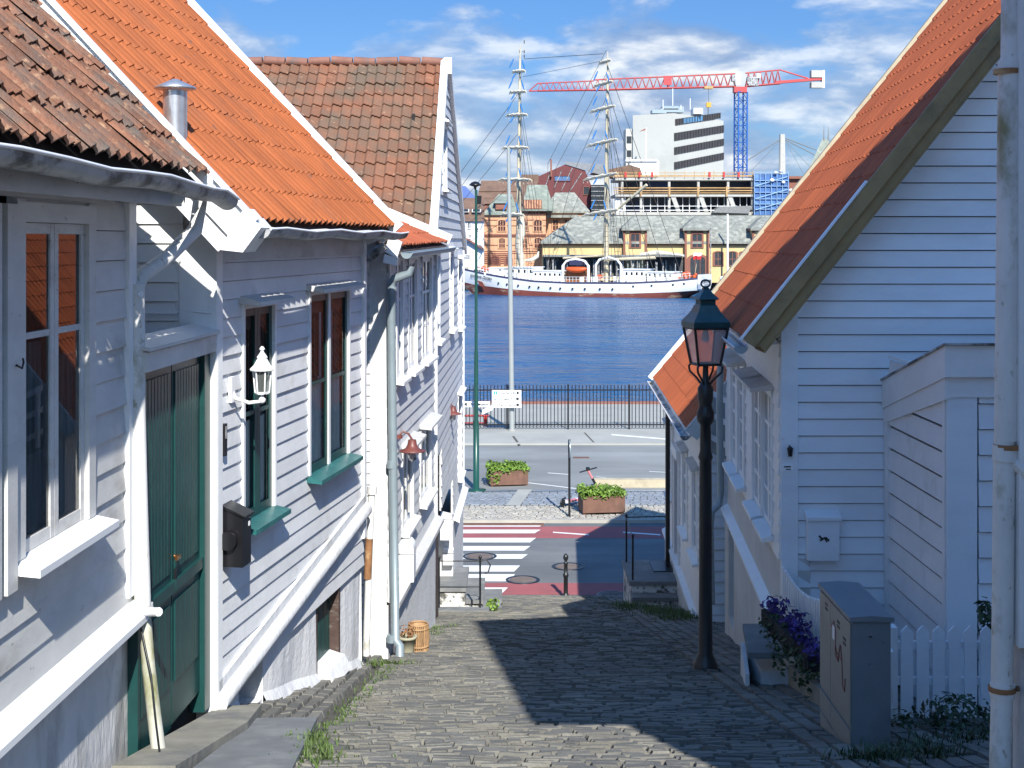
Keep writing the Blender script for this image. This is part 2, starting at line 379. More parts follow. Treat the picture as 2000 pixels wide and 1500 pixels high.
# ------------------------------------------------------------------ ground, street, road
g=MB(); g.quad((-30,-12,gz(-12)-.03),(30,-12,gz(-12)-.03),(30,31.65,-.03),(-30,31.65,-.03)); struct('ground_slope',g,m_joint)
g=MB(); g.quad((-90,31.65,0),(90,31.65,0),(90,39.9,0),(-90,39.9,0)); struct('road',g,m_asph)
g=MB(); g.quad((-90,44.6,.10),(90,44.6,.10),(90,54.6,.10),(-90,54.6,.10)); struct('parking_area',g,m_asph2)
g=MB(); g.box(-90,90,54.6,68.2,-1.6,.14); struct('quay_pavement',g,m_conc)
g=MB(); g.box(-90,90,39.9,44.6,-.3,.06); struct('pavement_base',g,m_joint)
def setts(name,m,x0,x1,y0,y1,rw,l0,l1,gap,zf,skip=None,hgt=.03,along=False,tilt=.006):
    mb=MB(); n=int((y1-y0)/rw) if not along else int((x1(0)-x0(0))/rw)
    for j in range(n):
        if not along:
            ya=y0+j*rw; yb=ya+rw-gap; ym=(ya+yb)/2; c=x0(ym)-random.random()*l1; lim=x1(ym)
        else:
            c=y0-random.random()*l1; lim=y1
        while c<lim:
            l=random.uniform(l0,l1); d=c+l-gap
            if not along: X0,X1,Y0,Y1=max(c,x0(ym)),min(d,lim),ya,yb
            else:
                xx=x0((c+d)/2)+j*rw; X0,X1,Y0,Y1=xx,xx+rw-gap,max(c,y0),min(d,lim)
                if X1>x1((c+d)/2): c+=l; continue
            c+=l
            if X1-X0<.03 or Y1-Y0<.03: continue
            if skip and skip((X0+X1)/2,(Y0+Y1)/2): continue
            h=hgt+random.uniform(-.006,.006); tx=random.uniform(-tilt,tilt); ty=random.uniform(-tilt,tilt)
            i_=.014; w_=lambda:random.uniform(-.005,.005)
            b=[(X0,Y0),(X1,Y0),(X1,Y1),(X0,Y1)]; tt=[(X0+i_+w_(),Y0+i_+w_()),(X1-i_+w_(),Y0+i_+w_()),(X1-i_+w_(),Y1-i_+w_()),(X0+i_+w_(),Y1-i_+w_())]
            hs=[h-tx-ty,h+tx-ty,h+tx+ty,h-tx+ty]
            cx,cy=(X0+X1)/2,(Y0+Y1)/2
            vs=[(x,y,zf(y)-.03) for x,y in b]+[(x,y,zf(y)+hs[k]) for k,(x,y) in enumerate(tt)]
            mb.add(vs,[(4,5,6,7),(0,1,5,4),(1,2,6,5),(2,3,7,6),(3,0,4,7)])
    return struct(name,mb,m)
def slabzone(x,y): return x<-1.38+(.0) and 8.2<y<10.9
setts('cobbled_street',m_sett,lambda y:-1.42-.006*(y-9),lambda y:2.08,6.0,31.6,.108,.14,.30,.010,gz,hgt=.026)
setts('side_paving',m_sett,lambda y:-2.6,lambda y:-1.45,6.0,28,.13,.18,.40,.014,gz,skip=slabzone,along=True,hgt=.02)
setts('kerbside_paving',m_sett,lambda y:2.10,lambda y:3.6,6.0,31.4,.15,.2,.42,.015,gz,along=True,hgt=.03)
# road markings and lanes, one sheet above another
def flat(pts,z): 
    m=MB(); m.quad(*[(x,y,z) for x,y in pts]); return m
def gp(px,py,z=0.0):
    d=(EYE-z)*F/(py-HY); return ((px-CX)*d/F,d)
struct('red_lane_near',flat([(-60,31.75),(60,31.75),(60,32.85),(-60,32.85)],.004),m_redroad)
struct('red_lane_far',flat([(-60,38.1),(60,37.5),(60,39.1),(-60,39.6)],.004),m_redroad)
k=MB()
for (y0,y1,xr) in [(1020,1029,1066),(1035,1042,1056),(1051,1060,1047),(1067,1076,1036),(1083,1092,1031),(1105,1117,1016),(1122,1136,1006),(1148,1160,992)]:
    d0=(EYE)*F/(y0-HY); d1=EYE*F/(y1-HY); x=(xr-CX)*d0/F; x2=(xr-12-CX)*d1/F
    x=min(x,(xr-CX)*d0/F)
    k.quad((-6,d1,.008),(x2,d1,.008),(x,d0,.008),(-6,d0,.008))
for a,b in ((1080,1150),(1217,1290)):
    (ax,ay),(bx,by)=gp(a,1040),gp(b,1045); k.quad((ax,ay-.07,.008),(bx,by-.07,.008),(bx,by+.07,.008),(ax,ay+.07,.008))
def pline(a,b,wd,z):
    (ax,ay),(bx,by)=gp(*a,z),gp(*b,z); k.quad((ax,ay,z),(bx,by,z),(bx,by+wd,z),(ax,ay+wd,z))
pline((1028,943),(1152,958),.12,.104); pline((1070,924),(1110,927),.10,.104); pline((1165,931),(1240,942),.06,.104); pline((1268,921),(1305,923),.08,.104); pline((1195,850),(1330,861),.35,.144)
struct('road_markings',k,m_mark)
# kerbs
k=MB(); k.box(-60,60,39.82,39.96,-.1,.10); struct('far_kerb',k,m_cob)
k=MB(); k.box(-12,.93,39.45,39.72,-.02,.03); struct('kerb_drain_channel',k,m_rust)
k=MB(); k.box(-90,90,54.35,54.62,0,.17); struct('quay_kerb',k,m_conc)
zc=lambda y:.075
setts('pale_cobble_strip',m_cob,lambda y:-12,lambda y:14,39.97,42.2,.14,.14,.22,.014,zc,hgt=.012)
setts('grey_paver_strip',m_paver,lambda y:-12,lambda y:14,42.2,44.58,.2,.2,.3,.01,zc,hgt=.010,tilt=.002)
k=MB(); k.quad((-.18,42.0,.094),(.25,42.0,.094),(.66,44.62,.108),(.20,44.62,.108)); struct('pale_paving_band',k,m_conc)
k=MB()
for a,b in ((1000,905),(1165,1010)):
    pass
j0=gp(1000,852,.142); j1=gp(1012,869,.142); k.quad((j0[0],j0[1],.145),(j0[0]+.1,j0[1],.145),(j1[0]+.1,j1[1],.145),(j1[0],j1[1],.145))
j0=gp(1140,845,.142); j1=gp(1160,866,.142); k.quad((j0[0],j0[1],.145),(j0[0]+.07,j0[1],.145),(j1[0]+.07,j1[1],.145),(j1[0],j1[1],.145))
struct('pavement_joints',k,m_joint)
m_cover=mat('worn_iron_cover',(.13,.105,.095),.6,.2,5)
def manhole(px,py,r,lab):
    x,y=gp(px,py); t=thing('manhole_cover',lab,'manhole cover',(x,y,0),'manhole covers in the road')
    mb=MB(); mb.lathe([(r*.80,.0),(r*.80,.012)],(x,y,0),24)
    for i in range(-5,6):
        hw=math.sqrt(max(.01,.64-(i/6.5)**2))*r*.85
        mb.box(x-hw,x+hw,y+i*r*.13-.012,y+i*r*.13+.012,.012,.018)
    mb.build('cover_plate',m_cover,t)
    mb=MB(); mb.lathe([(r,.0),(r,.014),(r*.82,.014),(r*.82,.0)],(x,y,0),28); mb.build('rim',m_black,t)
manhole(937,1087,.45,'round iron manhole cover on the painted crosswalk stripes by the white house')
manhole(1110,1107,.42,'round iron manhole cover at the edge of the shadow behind the bollard')
manhole(1021,1133,.42,'round iron manhole cover nearest the stone stairs, beside the last crosswalk stripe')
manhole(1196,1163,.38,'round manhole ring in the shaded red lane near the right-hand steps')
mb=MB(); x,y=gp(1135,894,.1); mb.box(x-.30,x+.30,y-.16,y+.16,.1,.112)
for i in range(6): mb.box(x-.27+i*.10,x-.23+i*.10,y-.14,y+.14,.112,.12)
tag(mb.build('drain_grate',m_rust),'brown rectangular drain grate in the pale asphalt of the parking area','drain grate')
# water, sea floor, far quay
def water_mat():
    global N,L,nt
    m=bpy.data.materials.new('harbour_water'); m.use_nodes=True; nt=m.node_tree; N=nt.nodes; L=nt.links
    b=N['Principled BSDF']; b.inputs['Base Color'].default_value=(.004,.085,.215,1); b.inputs['Roughness'].default_value=.2; b.inputs['Specular IOR Level'].default_value=.22; b.inputs['IOR'].default_value=1.33
    t=nn('ShaderNodeTexCoord'); mp=nn('ShaderNodeMapping'); mp.inputs['Scale'].default_value=(.55,1,1); L.new(t.outputs['Object'],mp.inputs[0])
    wp=noise(mp.outputs[0],.035,4,.55,.5); L.new(ramp(wp,[(.36,(.003,.060,.165)),(.5,(.004,.075,.19)),(.66,(.008,.095,.22))]),b.inputs['Base Color']); a=noise(mp.outputs[0],.9,4,.55,.6); c=noise(mp.outputs[0],.16,3,.5,.3)
    h=mth('ADD',a,mth('MULTIPLY',c,2.2))
    bp=nn('ShaderNodeBump'); bp.inputs['Strength'].default_value=1; bp.inputs['Distance'].default_value=.7; L.new(h,bp.inputs['Height']); L.new(bp.outputs[0],b.inputs['Normal'])
    return m
mb=MB(); mb.quad((-400,66,-1.2),(400,66,-1.2),(400,262,-1.2),(-400,262,-1.2)); struct('water',mb,water_mat())
mb=MB(); mb.box(-400,400,262,900,-4,.35); struct('far_quay_ground',mb,m_conc)
# boulders and tyres along the far quay wall are rough dark masonry
m_quay=mat('dark_quay_masonry',(.07,.07,.065),.9,.5,1.2,(.22,.21,.19),(.52,.66))
mb=MB(); mb.box(-400,400,261.6,262.0,-4,.2); struct('far_quay_wall',mb,m_quay)
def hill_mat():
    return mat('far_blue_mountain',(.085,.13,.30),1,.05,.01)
mb=MB(); pts=[(-900,0),(-700,120),(-560,300),(-470,330),(-400,370),(-300,360),(-200,250),(-100,160),(60,120),(300,100),(600,60),(1200,0)]
vs=[]
for i,(x,z) in enumerate(pts): vs+=[(x,8600+abs(x)*.2,-5),(x*1.0,8800,z*1.0),(x,9400,z*.35)]
mb.add(vs,[(3*i+r,3*i+3+r,3*i+4+r,3*i+1+r) for i in range(len(pts)-1) for r in (0,1)]); struct('mountain',mb,hill_mat())
# quay edge beam
mb=MB(); mb.box(-60,60,67.6,67.9,.14,.27); tag(mb.build('quay_edge_beam',mat('dull_red_beam',(.20,.085,.065),.7,.15)),'low red-brown timber beam along the quay edge behind the fence','beam')
# ------------------------------------------------------------------ grass in joints
def blades(name,pts,n,h,m,lab=None,spread=.12):
    mb=MB()
    for (x,y) in pts:
        for _ in range(n):
            a=random.uniform(0,6.28); r=abs(random.gauss(0,spread)); px_,py_=x+r*math.cos(a),y+r*math.sin(a); z=gz(py_)
            hh=h*random.uniform(.4,1.2); d=random.uniform(0,6.28); ln=hh*random.uniform(.3,.9); w=.006
            dx,dy=math.cos(d),math.sin(d); b=V3((px_,py_,z)); q=V3((-dy*w,dx*w,0))
            m1=b+V3((dx*ln*.4,dy*ln*.4,hh*.7)); tp=b+V3((dx*ln,dy*ln,hh))
            mb.add([b-q,b+q,m1+q*.8,m1-q*.8,tp],[(0,1,2,3),(3,2,4)])
    n_=mb.build(name,m,None,(0,0,0)); return tag(n_,kind='stuff')
def along(pts,n,j=.1):
    o=[]
    for (a,b) in zip(pts,pts[1:]):
        for i in range(n):
            f=(i+random.random())/n; p=gp2(*a); q=gp2(*b); o.append((p[0]+(q[0]-p[0])*f+random.uniform(-j,j),p[1]+(q[1]-p[1])*f))
    return o
def gp2(px,py):
    d=(EYE-6.71)*F/(py-HY-.212*F); return ((px-CX)*d/F,d)
gr=along([(625,1500),(610,1440)],14,.06); blades('grass_tuft',gr,36,.075,m_grass)
gr=along([(650,1425),(690,1385),(735,1330),(770,1305)],10,.05); blades('joint_grass',gr,22,.05,m_grass,spread=.07)
gr=along([(735,1300),(800,1300)],10,.2)+along([(835,1245),(870,1225)],10,.2); blades('weed_grass',gr,26,.07,m_grass,spread=.10)
gr=along([(640,1480),(760,1480),(700,1400)],14,.3); blades('moss_tufts',gr,5,.025,m_grass,spread=.09)
gr=along([(1215,1185),(1290,1200),(1350,1215)],26,.35); blades('shaded_grass',gr,26,.14,m_grass,spread=.2)
gr=along([(1830,1480),(1700,1490),(1900,1440)],16,.2); blades('verge_grass',gr,26,.10,m_ivy,spread=.12)
gr=along([(1400,1180),(1400,1240)],8,.1); blades('wall_foot_grass',gr,14,.08,m_ivy)
# leaf clumps
def leafball(mb,c,r,n,ls,flat_=0):
    c=V3(c); rx,ry,rz=r
    for _ in range(n):
        u=random.uniform(-1,1); a=random.uniform(0,6.28); q=math.sqrt(1-u*u); rad=random.uniform(.55,1.05)
        p=c+V3((rx*q*math.cos(a)*rad,ry*q*math.sin(a)*rad,rz*u*rad))
        nrm=V3((q*math.cos(a),q*math.sin(a),u+.4))+V3((random.gauss(0,.5),random.gauss(0,.5),random.gauss(0,.5)))
        nrm.normalize(); t=nrm.orthogonal().normalized(); t=(Matrix.Rotation(random.uniform(0,6.28),3,nrm)@t); s=nrm.cross(t); l=ls*random.uniform(.6,1.3)
        mb.add([p-t*l*.5,p+s*l*.28+nrm*l*.06,p+t*l*.55-nrm*l*.1,p-s*l*.28+nrm*l*.06],[(0,1,2),(0,2,3)])
    return mb
# ------------------------------------------------------------------ LEFT: nearest house
W1=Wall(-2.86,-1,-2.56,9.1)
h1=thing('wooden_house','old white clapboard house nearest on the left, with lichen-covered tiles and drooping gutter','house',W1.p(5,-2.5,gz(5)))
a0,a1=W1.sy(7.23),W1.sy(8.22)
mb=clap(W1,MB(),0,W1.L,5.85,8.62,.19,[hole(a0,a1,6.58,8.36,.12),(a0-.62,a0-.12,6.5,8.5)],.026)
mb.build('clapboard_wall',m_old,h1)
mb=MB(); W1.box(mb,0,W1.L,-5.2,-.40,gz(5)-3,8.5); mb.build('interior',m_dark,h1)
mb=MB(); W1.box(mb,0,W1.L+.002,-.39,-.01,3.5,5.72); n_=mb.build('foundation',m_plold,h1)
mb=MB(); mb.prism([W1.p(0,-.02,5.90),W1.p(0,.12,5.80),W1.p(0,.14,5.775),W1.p(0,.14,5.735),W1.p(0,-.02,5.725)],W1.t*(W1.L+.03)); mb.build('base_ledge',m_whiteb,h1)
mb=MB(); W1.box(mb,W1.L-.13,W1.L,.0,.045,5.9,8.62); W1.box(mb,W1.L+.0,W1.L+.03,-.5,.043,5.9,8.62); mb.build('corner_board',m_whiteb,h1)
window(h1,W1,a0,a1,6.58,8.36,.12,m_old,m_old,2,(.655,),.17,m_whiteb,0,None,[(a0+.02,a0+.40,6.6,7.7,m_net),(a1-.36,a1-.03,6.6,7.6,m_net)],.062)
mb=MB(); W1.box(mb,a0-.30,a0-.17,.02,.06,6.45,8.45); W1.box(mb,a0-.60,a0-.36,.02,.055,6.45,8.45); mb.build('shutter',m_old,h1)
mb=MB(); W1.box(mb,a0-.7,a1+.5,.0,.03,8.49,8.63); mb.build('frieze_board',m_old,h1)
mb=MB(); mb.tube([W1.p(a0-.22,.07,7.62),W1.p(a0-.19,.09,7.60),W1.p(a0-.17,.09,7.63),W1.p(a0-.18,.09,7.65)],.006,6); mb.build('shutter_hook',m_black,h1)
# roof of the nearest house: eave at x=-2.2, rises to the left
E0=V3((-2.47,-1.3,8.74)); U1=(V3((-2.20,9.66,8.72))-E0).normalized(); VS=V3((-math.cos(R(45)),0,math.sin(R(45))))
tiles('roof_tiles',h1,E0,U1,VS,52,13,.212,.335,.045,.028,m_mossy,6,.012,shape=1)
mb=MB(); mb.ob(E0-V3((.03,0,.06)),U1*11,VS*4.6,V3((-.03,0,-.05))); mb.build('roof_boards',m_dark,h1)
rd=E0+VS*4.6; mb=MB(); mb.ob(rd,U1*11,V3((-3.2,0,-3.2)),V3((0,0,-.06))); mb.build('rear_roof_slope',m_mossy,h1)
mb=MB(); o_=E0+U1*11.0; mb.prism([o_+V3((-.05,-.36,-.2)),o_+V3((-.05,-.36,-.1)),o_+VS*4.6+V3((0,-.36,-.1)),V3((-8.8,9.2,8.3))],(0,.04,0)); mb.build('gable_boards',m_old,h1)
# white stepped verge flashing at the end of the tiles
mb=MB()
for i in range(6):
    mb.ob(E0+U1*10.98+VS*(i*.72-.1)+V3((0,0,.05)),U1*.03,VS*.74,V3((0,0,-.10-.008*(i%2))))
mb.build('verge_board',m_whiteb,h1)
mb=MB(); mb.ob(W1.p(0,.0,8.58),W1.t*(W1.L+.45),W1.n*.20,(0,0,.04)); mb.ob(W1.p(0,.19,8.50),W1.t*(W1.L+.5),W1.n*.03,(0,0,.13)); mb.build('eave_fascia',m_old,h1)
gpz=lambda y:8.66+.008*math.sin(y*1.7)-.012*max(0,y-6)-(.05 if y>9.7 else 0)
gutter(h1,[V3((-2.40+.032*y+.0,y,gpz(y)+(.010*math.sin(y*3.3)))) for y in [ -1,0,1,2,3,4,4.7,5.3,5.9,6.5,7.1,7.7,8.2,8.7,9.2,9.6,9.95]],.085,m_gutter,m_gutlip)
# downspout: swan neck back to the wall corner
mb=MB(); c=W1.p(W1.L+.02,.12,0)
mb.tube([P(392,372,9.75),P(390,400,9.75),P(382,448,9.7),P(330,500,9.45),P(277,538,9.2),P(265,565,9.15)],.052,10)
mb.tube([P(266,555,9.10),P(268,800,9.10),P(273,1000,9.10),P(279,1192,9.10)],.056,10); mb.tube([P(279,1180,9.15),P(281,1200,9.15)],.068,10)
dn=mb.build('downspout',m_moss,h1)
mb=MB(); mb.tube([P(283,1205,9.1),P(290,1300,9.05),P(304,1420,9.0),P(318,1525,8.95)],[.042,.045,.047,.05],10); mb.build('lower_pipe',m_mosspipe,dn)
mb=MB(); mb.tube([P(258,572,9.13),P(275,574,9.05)],.02,8); mb.build('pipe_bracket',m_gutlip,dn); mb=MB(); mb.tube([P(288,1195,9.0),P(310,1195,8.9)],.03,8); mb.build('pipe_bracket',m_gutlip,dn)
mb=MB(); mb.tube([P(275,1225,9.0),P(295,1320,8.85),P(303,1400,8.82),P(318,1520,8.8)],.007,6); mb.build('cable',m_black,h1)
# ------------------------------------------------------------------ second house
W2=Wall(-2.39,10.9,-1.70,15.45)
h2=thing('wooden_house','white clapboard house with bright orange tiles and dark green window frames','house',W2.p(2.5,-2.5,gz(13)))
d2=lambda px:10712/(1404-px)
s2=lambda px:W2.sy(d2(px))
w1=(s2(476),s2(534),5.86,7.68); w2=(s2(605),s2(680),5.95,7.72)
holes=[hole(*w1,.05),hole(*w2,.05)]
mz=lambda a:4.56+.66*a/W2.L     # the base moulding climbs along the wall
mb=MB(); clap(W2,mb,0,W2.L,4.58,8.15,.152,holes,.026)
mb.build('clapboard_wall',m_peel,h2)
mb=MB(); W2.box(mb,0,W2.L,-5.0,-.52,1.5,8.2); mb.build('interior',m_dark,h2)
mb=MB(); W2.box(mb,-.02,W2.L,.006,.035,8.10,8.36); W2.box(mb,0,W2.L,.036,.26,8.33,8.36); mb.build('frieze_board',m_old,h2)
mb=MB(); W2.box(mb,W2.L-.09,W2.L+.01,.0,.05,4.9,8.3); mb.build('corner_board',m_whiteb,h2)
mb=MB(); W2.box(mb,-.03,.075,.0,.05,4.5,8.3); W2.box(mb,-.055,-.025,-.30,.048,4.5,8.35); mb.build('corner_board',m_whiteb,h2)
# bulging base moulding
mb=MB(); mb.tube([W2.p(a,.035,mz(a)) for a in [W2.L*i/10 for i in range(11)]],.085,12); mb.ob(W2.p(0,.0,mz(0)+.05),W2.t*W2.L+V3((0,0,.66)),W2.n*.05,(0,0,.12)); mb.build('base_moulding',m_plaster,h2)
# foundation with cellar openings
o1=(s2(474),s2(520)); o2=(s2(622),s2(668))
mb=MB()
for (q0,q1) in ((0,o1[0]),(o1[1],o2[0]),(o2[1],W2.L)):
    n=max(2,int((q1-q0)/.2)); 
    for i in range(n):
        A,B=q0+(q1-q0)*i/n,q0+(q1-q0)*(i+1)/n
        pts=[]
        mb.add([W2.p(A,-.10,2.6),W2.p(B,-.10,2.6),W2.p(B,-.02+.02*math.sin(B*5),gz(W2.p(B,0,0).y)+.1),W2.p(A,-.02+.02*math.sin(A*5),gz(W2.p(A,0,0).y)+.1),W2.p(B,-.015,mz(B)),W2.p(A,-.015,mz(A)),W2.p(B,.10,gz(W2.p(B,0,0).y)-.1),W2.p(A,.10,gz(W2.p(A,0,0).y)-.1)],[(7,6,2,3),(3,2,4,5)])
    for q in (q0,q1): mb.add([W2.p(q,-.015,mz(q)),W2.p(q,-.40,mz(q)),W2.p(q,-.40,2.6),W2.p(q,0,2.6)],[(0,1,2,3)])
W2.box(mb,o1[0],o1[1],-.40,-.02,2.5,gz(12)+.02); 
mb.build('foundation',m_plaster,h2)
mb=MB(); W2.box(mb,o1[0],o1[1],-.42,-.40,gz(12),mz(1)); mb.build('cellar_hatch',m_dark,h2)
cd=MB(); W2.box(cd,o2[0],o2[0]+.10,-.10,-.02,gz(13.5),mz(3)); W2.box(cd,o2[1]-.06,o2[1],-.16,-.0,gz(14)+.05,mz(3)); cdn=cd.build('cellar_door',m_brownw,h2)
cd=MB(); W2.box(cd,o2[0]+.10,o2[1]-.06,-.15,-.11,gz(14)+.05,mz(3.3))
for i in range(5):
    q=o2[0]+.12+i*.15; W2.box(cd,q,q+.135,-.11,-.10,gz(14)+.08,mz(3.1))
cd.build('door_leaf',m_green,cdn)
cd=MB(); q_=(o2[0]+o2[1])/2+.1; zq=gz(14)
cd.prism([W2.p(q_-.35,-.12,zq-.1),W2.p(q_-.35,.14,zq-.02),W2.p(q_-.35,.07,zq+.12),W2.p(q_-.35,-.12,zq+.17)],W2.t*.62); cd.build('threshold_ramp',m_plaster,cdn)
window(h2,W2,*w1,.05,m_whiteb,m_green,2,(.50,),.16,m_teal,.20,m_old,[(w1[0]+.05,w1[0]+.40,5.9,6.7,m_curtain),(w1[1]-.42,w1[1]-.05,5.9,6.7,m_curtain)],.07,glassm=m_glass2)
wn=window(h2,W2,*w2,.05,m_whiteb,m_green,2,(.50,),.17,m_teal,.20,m_old,[(w2[0]+.06,w2[0]+.55,6.0,6.85,m_curtain),(w2[1]-.55,w2[1]-.1,6.0,6.85,m_curtain)],.07,.07,glassm=m_glass2)
# upper slatted blinds behind the glass
for (A,B,z0,z1) in ((w1[0],w1[1],6.8,7.66),(w2[0],w2[1],6.88,7.70)):
    mb=MB(); n=9
    for i in range(n):
        q=A+.06+(B-A-.1)*i/n; W2.box(mb,q,q+.035,-.055,-.045,z0,z1-.12)
    W2.box(mb,A,B,-.09,-.06,z1-.16,z1-.05); W2.box(mb,A,B,-.045,-.032,z1-.17,z1-.06)
    mb.build('slatted_blind',m_brownw,h2)
# gable end towards the camera, corner post board wide and bright
G2=Wall(-6.2,10.9,-2.37,10.9)
sl2=math.tan(R(47)); ez=8.43
def lim2(z): 
    return (0.0,G2.L) if z<8.3 else (0.0,max(.0,G2.L-.0-(z-8.3)/sl2))
mb=clap(G2,MB(),0,G2.L-.26,5.6,11.5,.155,[],.024,lim2); mb.build('gable_clapboards',m_whiteb,h2)
mb=MB(); G2.box(mb,G2.L-.28,G2.L-.0,.0,.05,5.6,8.35); G2.box(mb,0,G2.L-.05,-.6,-.03,1,8.2); mb.build('gable_corner_board',m_whiteb,h2)
mb=MB(); mb.tube([P(283,612,10.86),P(345,612,10.86),P(352,606,10.86),P(415,612,10.84)],.008,6); mb.tube([P(352,580,10.86),P(353,690,10.86)],.008,6); mb.build('cable',m_whiteb,h2)
# roof
E2=V3((-2.09,10.55,8.41)); F2=V3((-1.36,15.62,8.41)); U2=(F2-E2).normalized(); LU=(F2-E2).length; V2=V3((-math.cos(R(47)),0,math.sin(R(47))))
tiles('roof_tiles',h2,E2,U2,V2,30,13,LU/30,.345,.046,.014,m_orange,6,.004,shape=1)
N2=U2.cross(V2).normalized(); N2=N2 if N2.z>0 else -N2
mb=MB(); mb.ob(E2-N2*.05,U2*LU,V2*4.5,-N2*.06); mb.build('roof_boards',m_brownw,h2)
rd=E2+V2*4.5; mb=MB(); mb.ob(rd,U2*LU,V3((-3,0,-3.2)),V3((0,0,-.06))); mb.build('rear_roof_slope',m_orange,h2)
def barge(par,e,v,ln,wd,th,m,name='barge_board',up=.09,y=(0,-.04)):
    mb=MB(); nrm=V3((-v.z*(1 if v.x<0 else -1),0,abs(v.x)))
    nrm=V3((v.z if v.x<0 else -v.z,0,abs(v.x)))
    o=e+nrm*up+V3((0,y[0],0)); mb.ob(o,v*ln,-nrm*wd,V3((0,y[1],0)))
    return mb.build(name,m,par)
bn=barge(h2,E2-V2*.05,V2,4.6,.36,.04,m_whiteb,up=.07)
mb=MB(); nr=V3((V2.z,0,-V2.x)); 
mb.ob(E2-V2*.08+nr*.105+V3((0,-.085,0)),V2*4.6,V3((0,.12,0)),-nr*.035); mb.ob(E2-V2*.03-nr*.12+V3((0,-.075,0)),V2*4.6,V3((0,.03,0)),-nr*.025); mb.build('barge_cap',m_whiteb,bn)
mb=MB(); mb.ob(F2-V2*.05+nr*.105+V3((0,-.02,0)),V2*4.6,V3((0,.13,0)),-nr*.32); mb.build('barge_board',m_whiteb,h2)
mb=MB(); mb.prism([E2+V3((.03,-.08,.1)),E2+V3((.16,-.08,-.05)),E2+V3((.02,-.08,-.24)),E2+V3((-.16,-.08,-.22))],(0,.5,0)); mb.build('eave_box',m_whiteb,h2)
# far gable triangle
mb=MB(); mb.prism([V3((-1.68,15.45,8.2)),F2+V3((-.05,-.15,-.1)),F2+V2*4.5+V3((0,-.15,-.1)),V3((-6,15.45,8.2))],(0,.06,0)); mb.build('gable_backing',m_white,h2); mb=MB(); mb.prism([V3((-2.5,10.93,8.2)),E2+V2*.6+V3((0,.4,-.14)),E2+V2*4.5+V3((0,.4,-.14)),V3((-6,10.93,8.2))],(0,.06,0)); mb.build('gable_backing',m_white,h2)
gutter(h2,[E2+U2*(LU*(.03+.97*i/12))+V3((.10,0,-.06+.012*math.sin(i*1.6))) for i in range(13)],.075,m_gutter,m_gutlip)
# flue
fl=thing('roof_flue','round galvanised flue with a flat cone cap standing on the orange roof','chimney flue',P(342,262,10.9))
c=P(342,262,10.9); mb=MB(); mb.lathe([(.095,-.25),(.095,.36)],c,20); mb.build('pipe',m_steel,fl)
mb=MB(); mb.lathe([(.06,.34),(.165,.36),(.165,.375),(.02,.44)],c,20); mb.build('cone_cap',m_steel,fl)
# drain pipe with rust, in the recess beside the far corner
mb=MB(); pts=[P(728,498,15.6),P(705,520,15.6),P(703,700,15.6),P(714,940,15.6),P(722,960,15.6),P(722,1100,15.6),P(716,1275,15.6)]
mb.tube([P(752,480,15.65),P(735,492,15.65),P(712,512,15.6),P(706,560,15.6)],.055,10); dp=mb.build('downspout',m_gutter,h2)
mb=MB(); mb.tube([P(726,955,15.7),P(722,1060,15.7),P(715,1280,15.75)],.042,10); mb.tube([P(727,950,15.7),P(726,965,15.7)],.06,10); dp=mb.build('soil_pipe',m_moss,h2)
mb=MB(); mb.tube([P(721,1052,15.68),P(718,1130,15.7)],.0445,10); mb.build('rust_patch',m_rusty,dp)
# ------------------------------------------------------------------ doorway between the two houses
WD=Wall(-2.50,9.1,-2.42,10.88)
dt=thing('passage_door','dark green plank double door under a sloping hood between two white houses','door',WD.p(.9,0,gz(10)))
mb=MB(); z0=gz(10)+.12; z1=7.36
WD.box(mb,.05,.82,-.06,-.02,z0,z1); WD.box(mb,.84,1.58,-.06,-.02,z0+.02,z1)
for (A,B) in ((.05,.82),(.84,1.58)):
    n=9
    for i in range(n):
        q=A+.05+(B-A-.10)*i/n; WD.box(mb,q,q+(B-A-.1)/n-.016,-.02,-.008,5.85,z1-.06)
    n=5
    for i in range(n):
        q=A+.05+(B-A-.10)*i/n; WD.box(mb,q,q+(B-A-.1)/n-.014,-.02,-.008,z0+.32,5.62)
    WD.box(mb,A,B,-.02,.012,5.70,5.78)
lf=mb.build('door_leaf',m_green,dt)
mb=MB(); WD.box(mb,1.58,1.74,-.10,.02,z0-.15,z1+.02); WD.box(mb,.0,.05,-.1,.0,z0-.3,z1); WD.box(mb,0,1.74,-.1,-.001,z1,z1+.03); mb.build('door_frame',m_green,dt)
mb=MB(); p=WD.p(.87,.03,5.95); mb.tube([WD.p(.87,-.01,5.95),p,p+WD.t*-.09],.013,8); mb.build('handle',m_brass,lf)
mb=MB(); WD.box(mb,.86,.90,-.008,.002,5.78,5.86); mb.build('lock_plate',m_blackp,lf)
mb=MB(); mb.prism([WD.p(-.02,-.12,z1+.20),WD.p(-.02,.07,z1+.15),WD.p(-.02,.07,z1+.02),WD.p(-.02,-.12,z1+.03)],WD.t*1.76); mb.prism([WD.p(-.04,-.12,z1+.24),WD.p(-.04,.095,z1+.185),WD.p(-.04,.095,z1+.16),WD.p(-.04,-.12,z1+.205)],WD.t*1.80); mb.build('door_hood',m_old,dt)
mb=MB(); WD.box(mb,-.05,1.8,-.9,-.11,gz(10)-1,z1+.1); mb.build('interior',m_dark,dt)
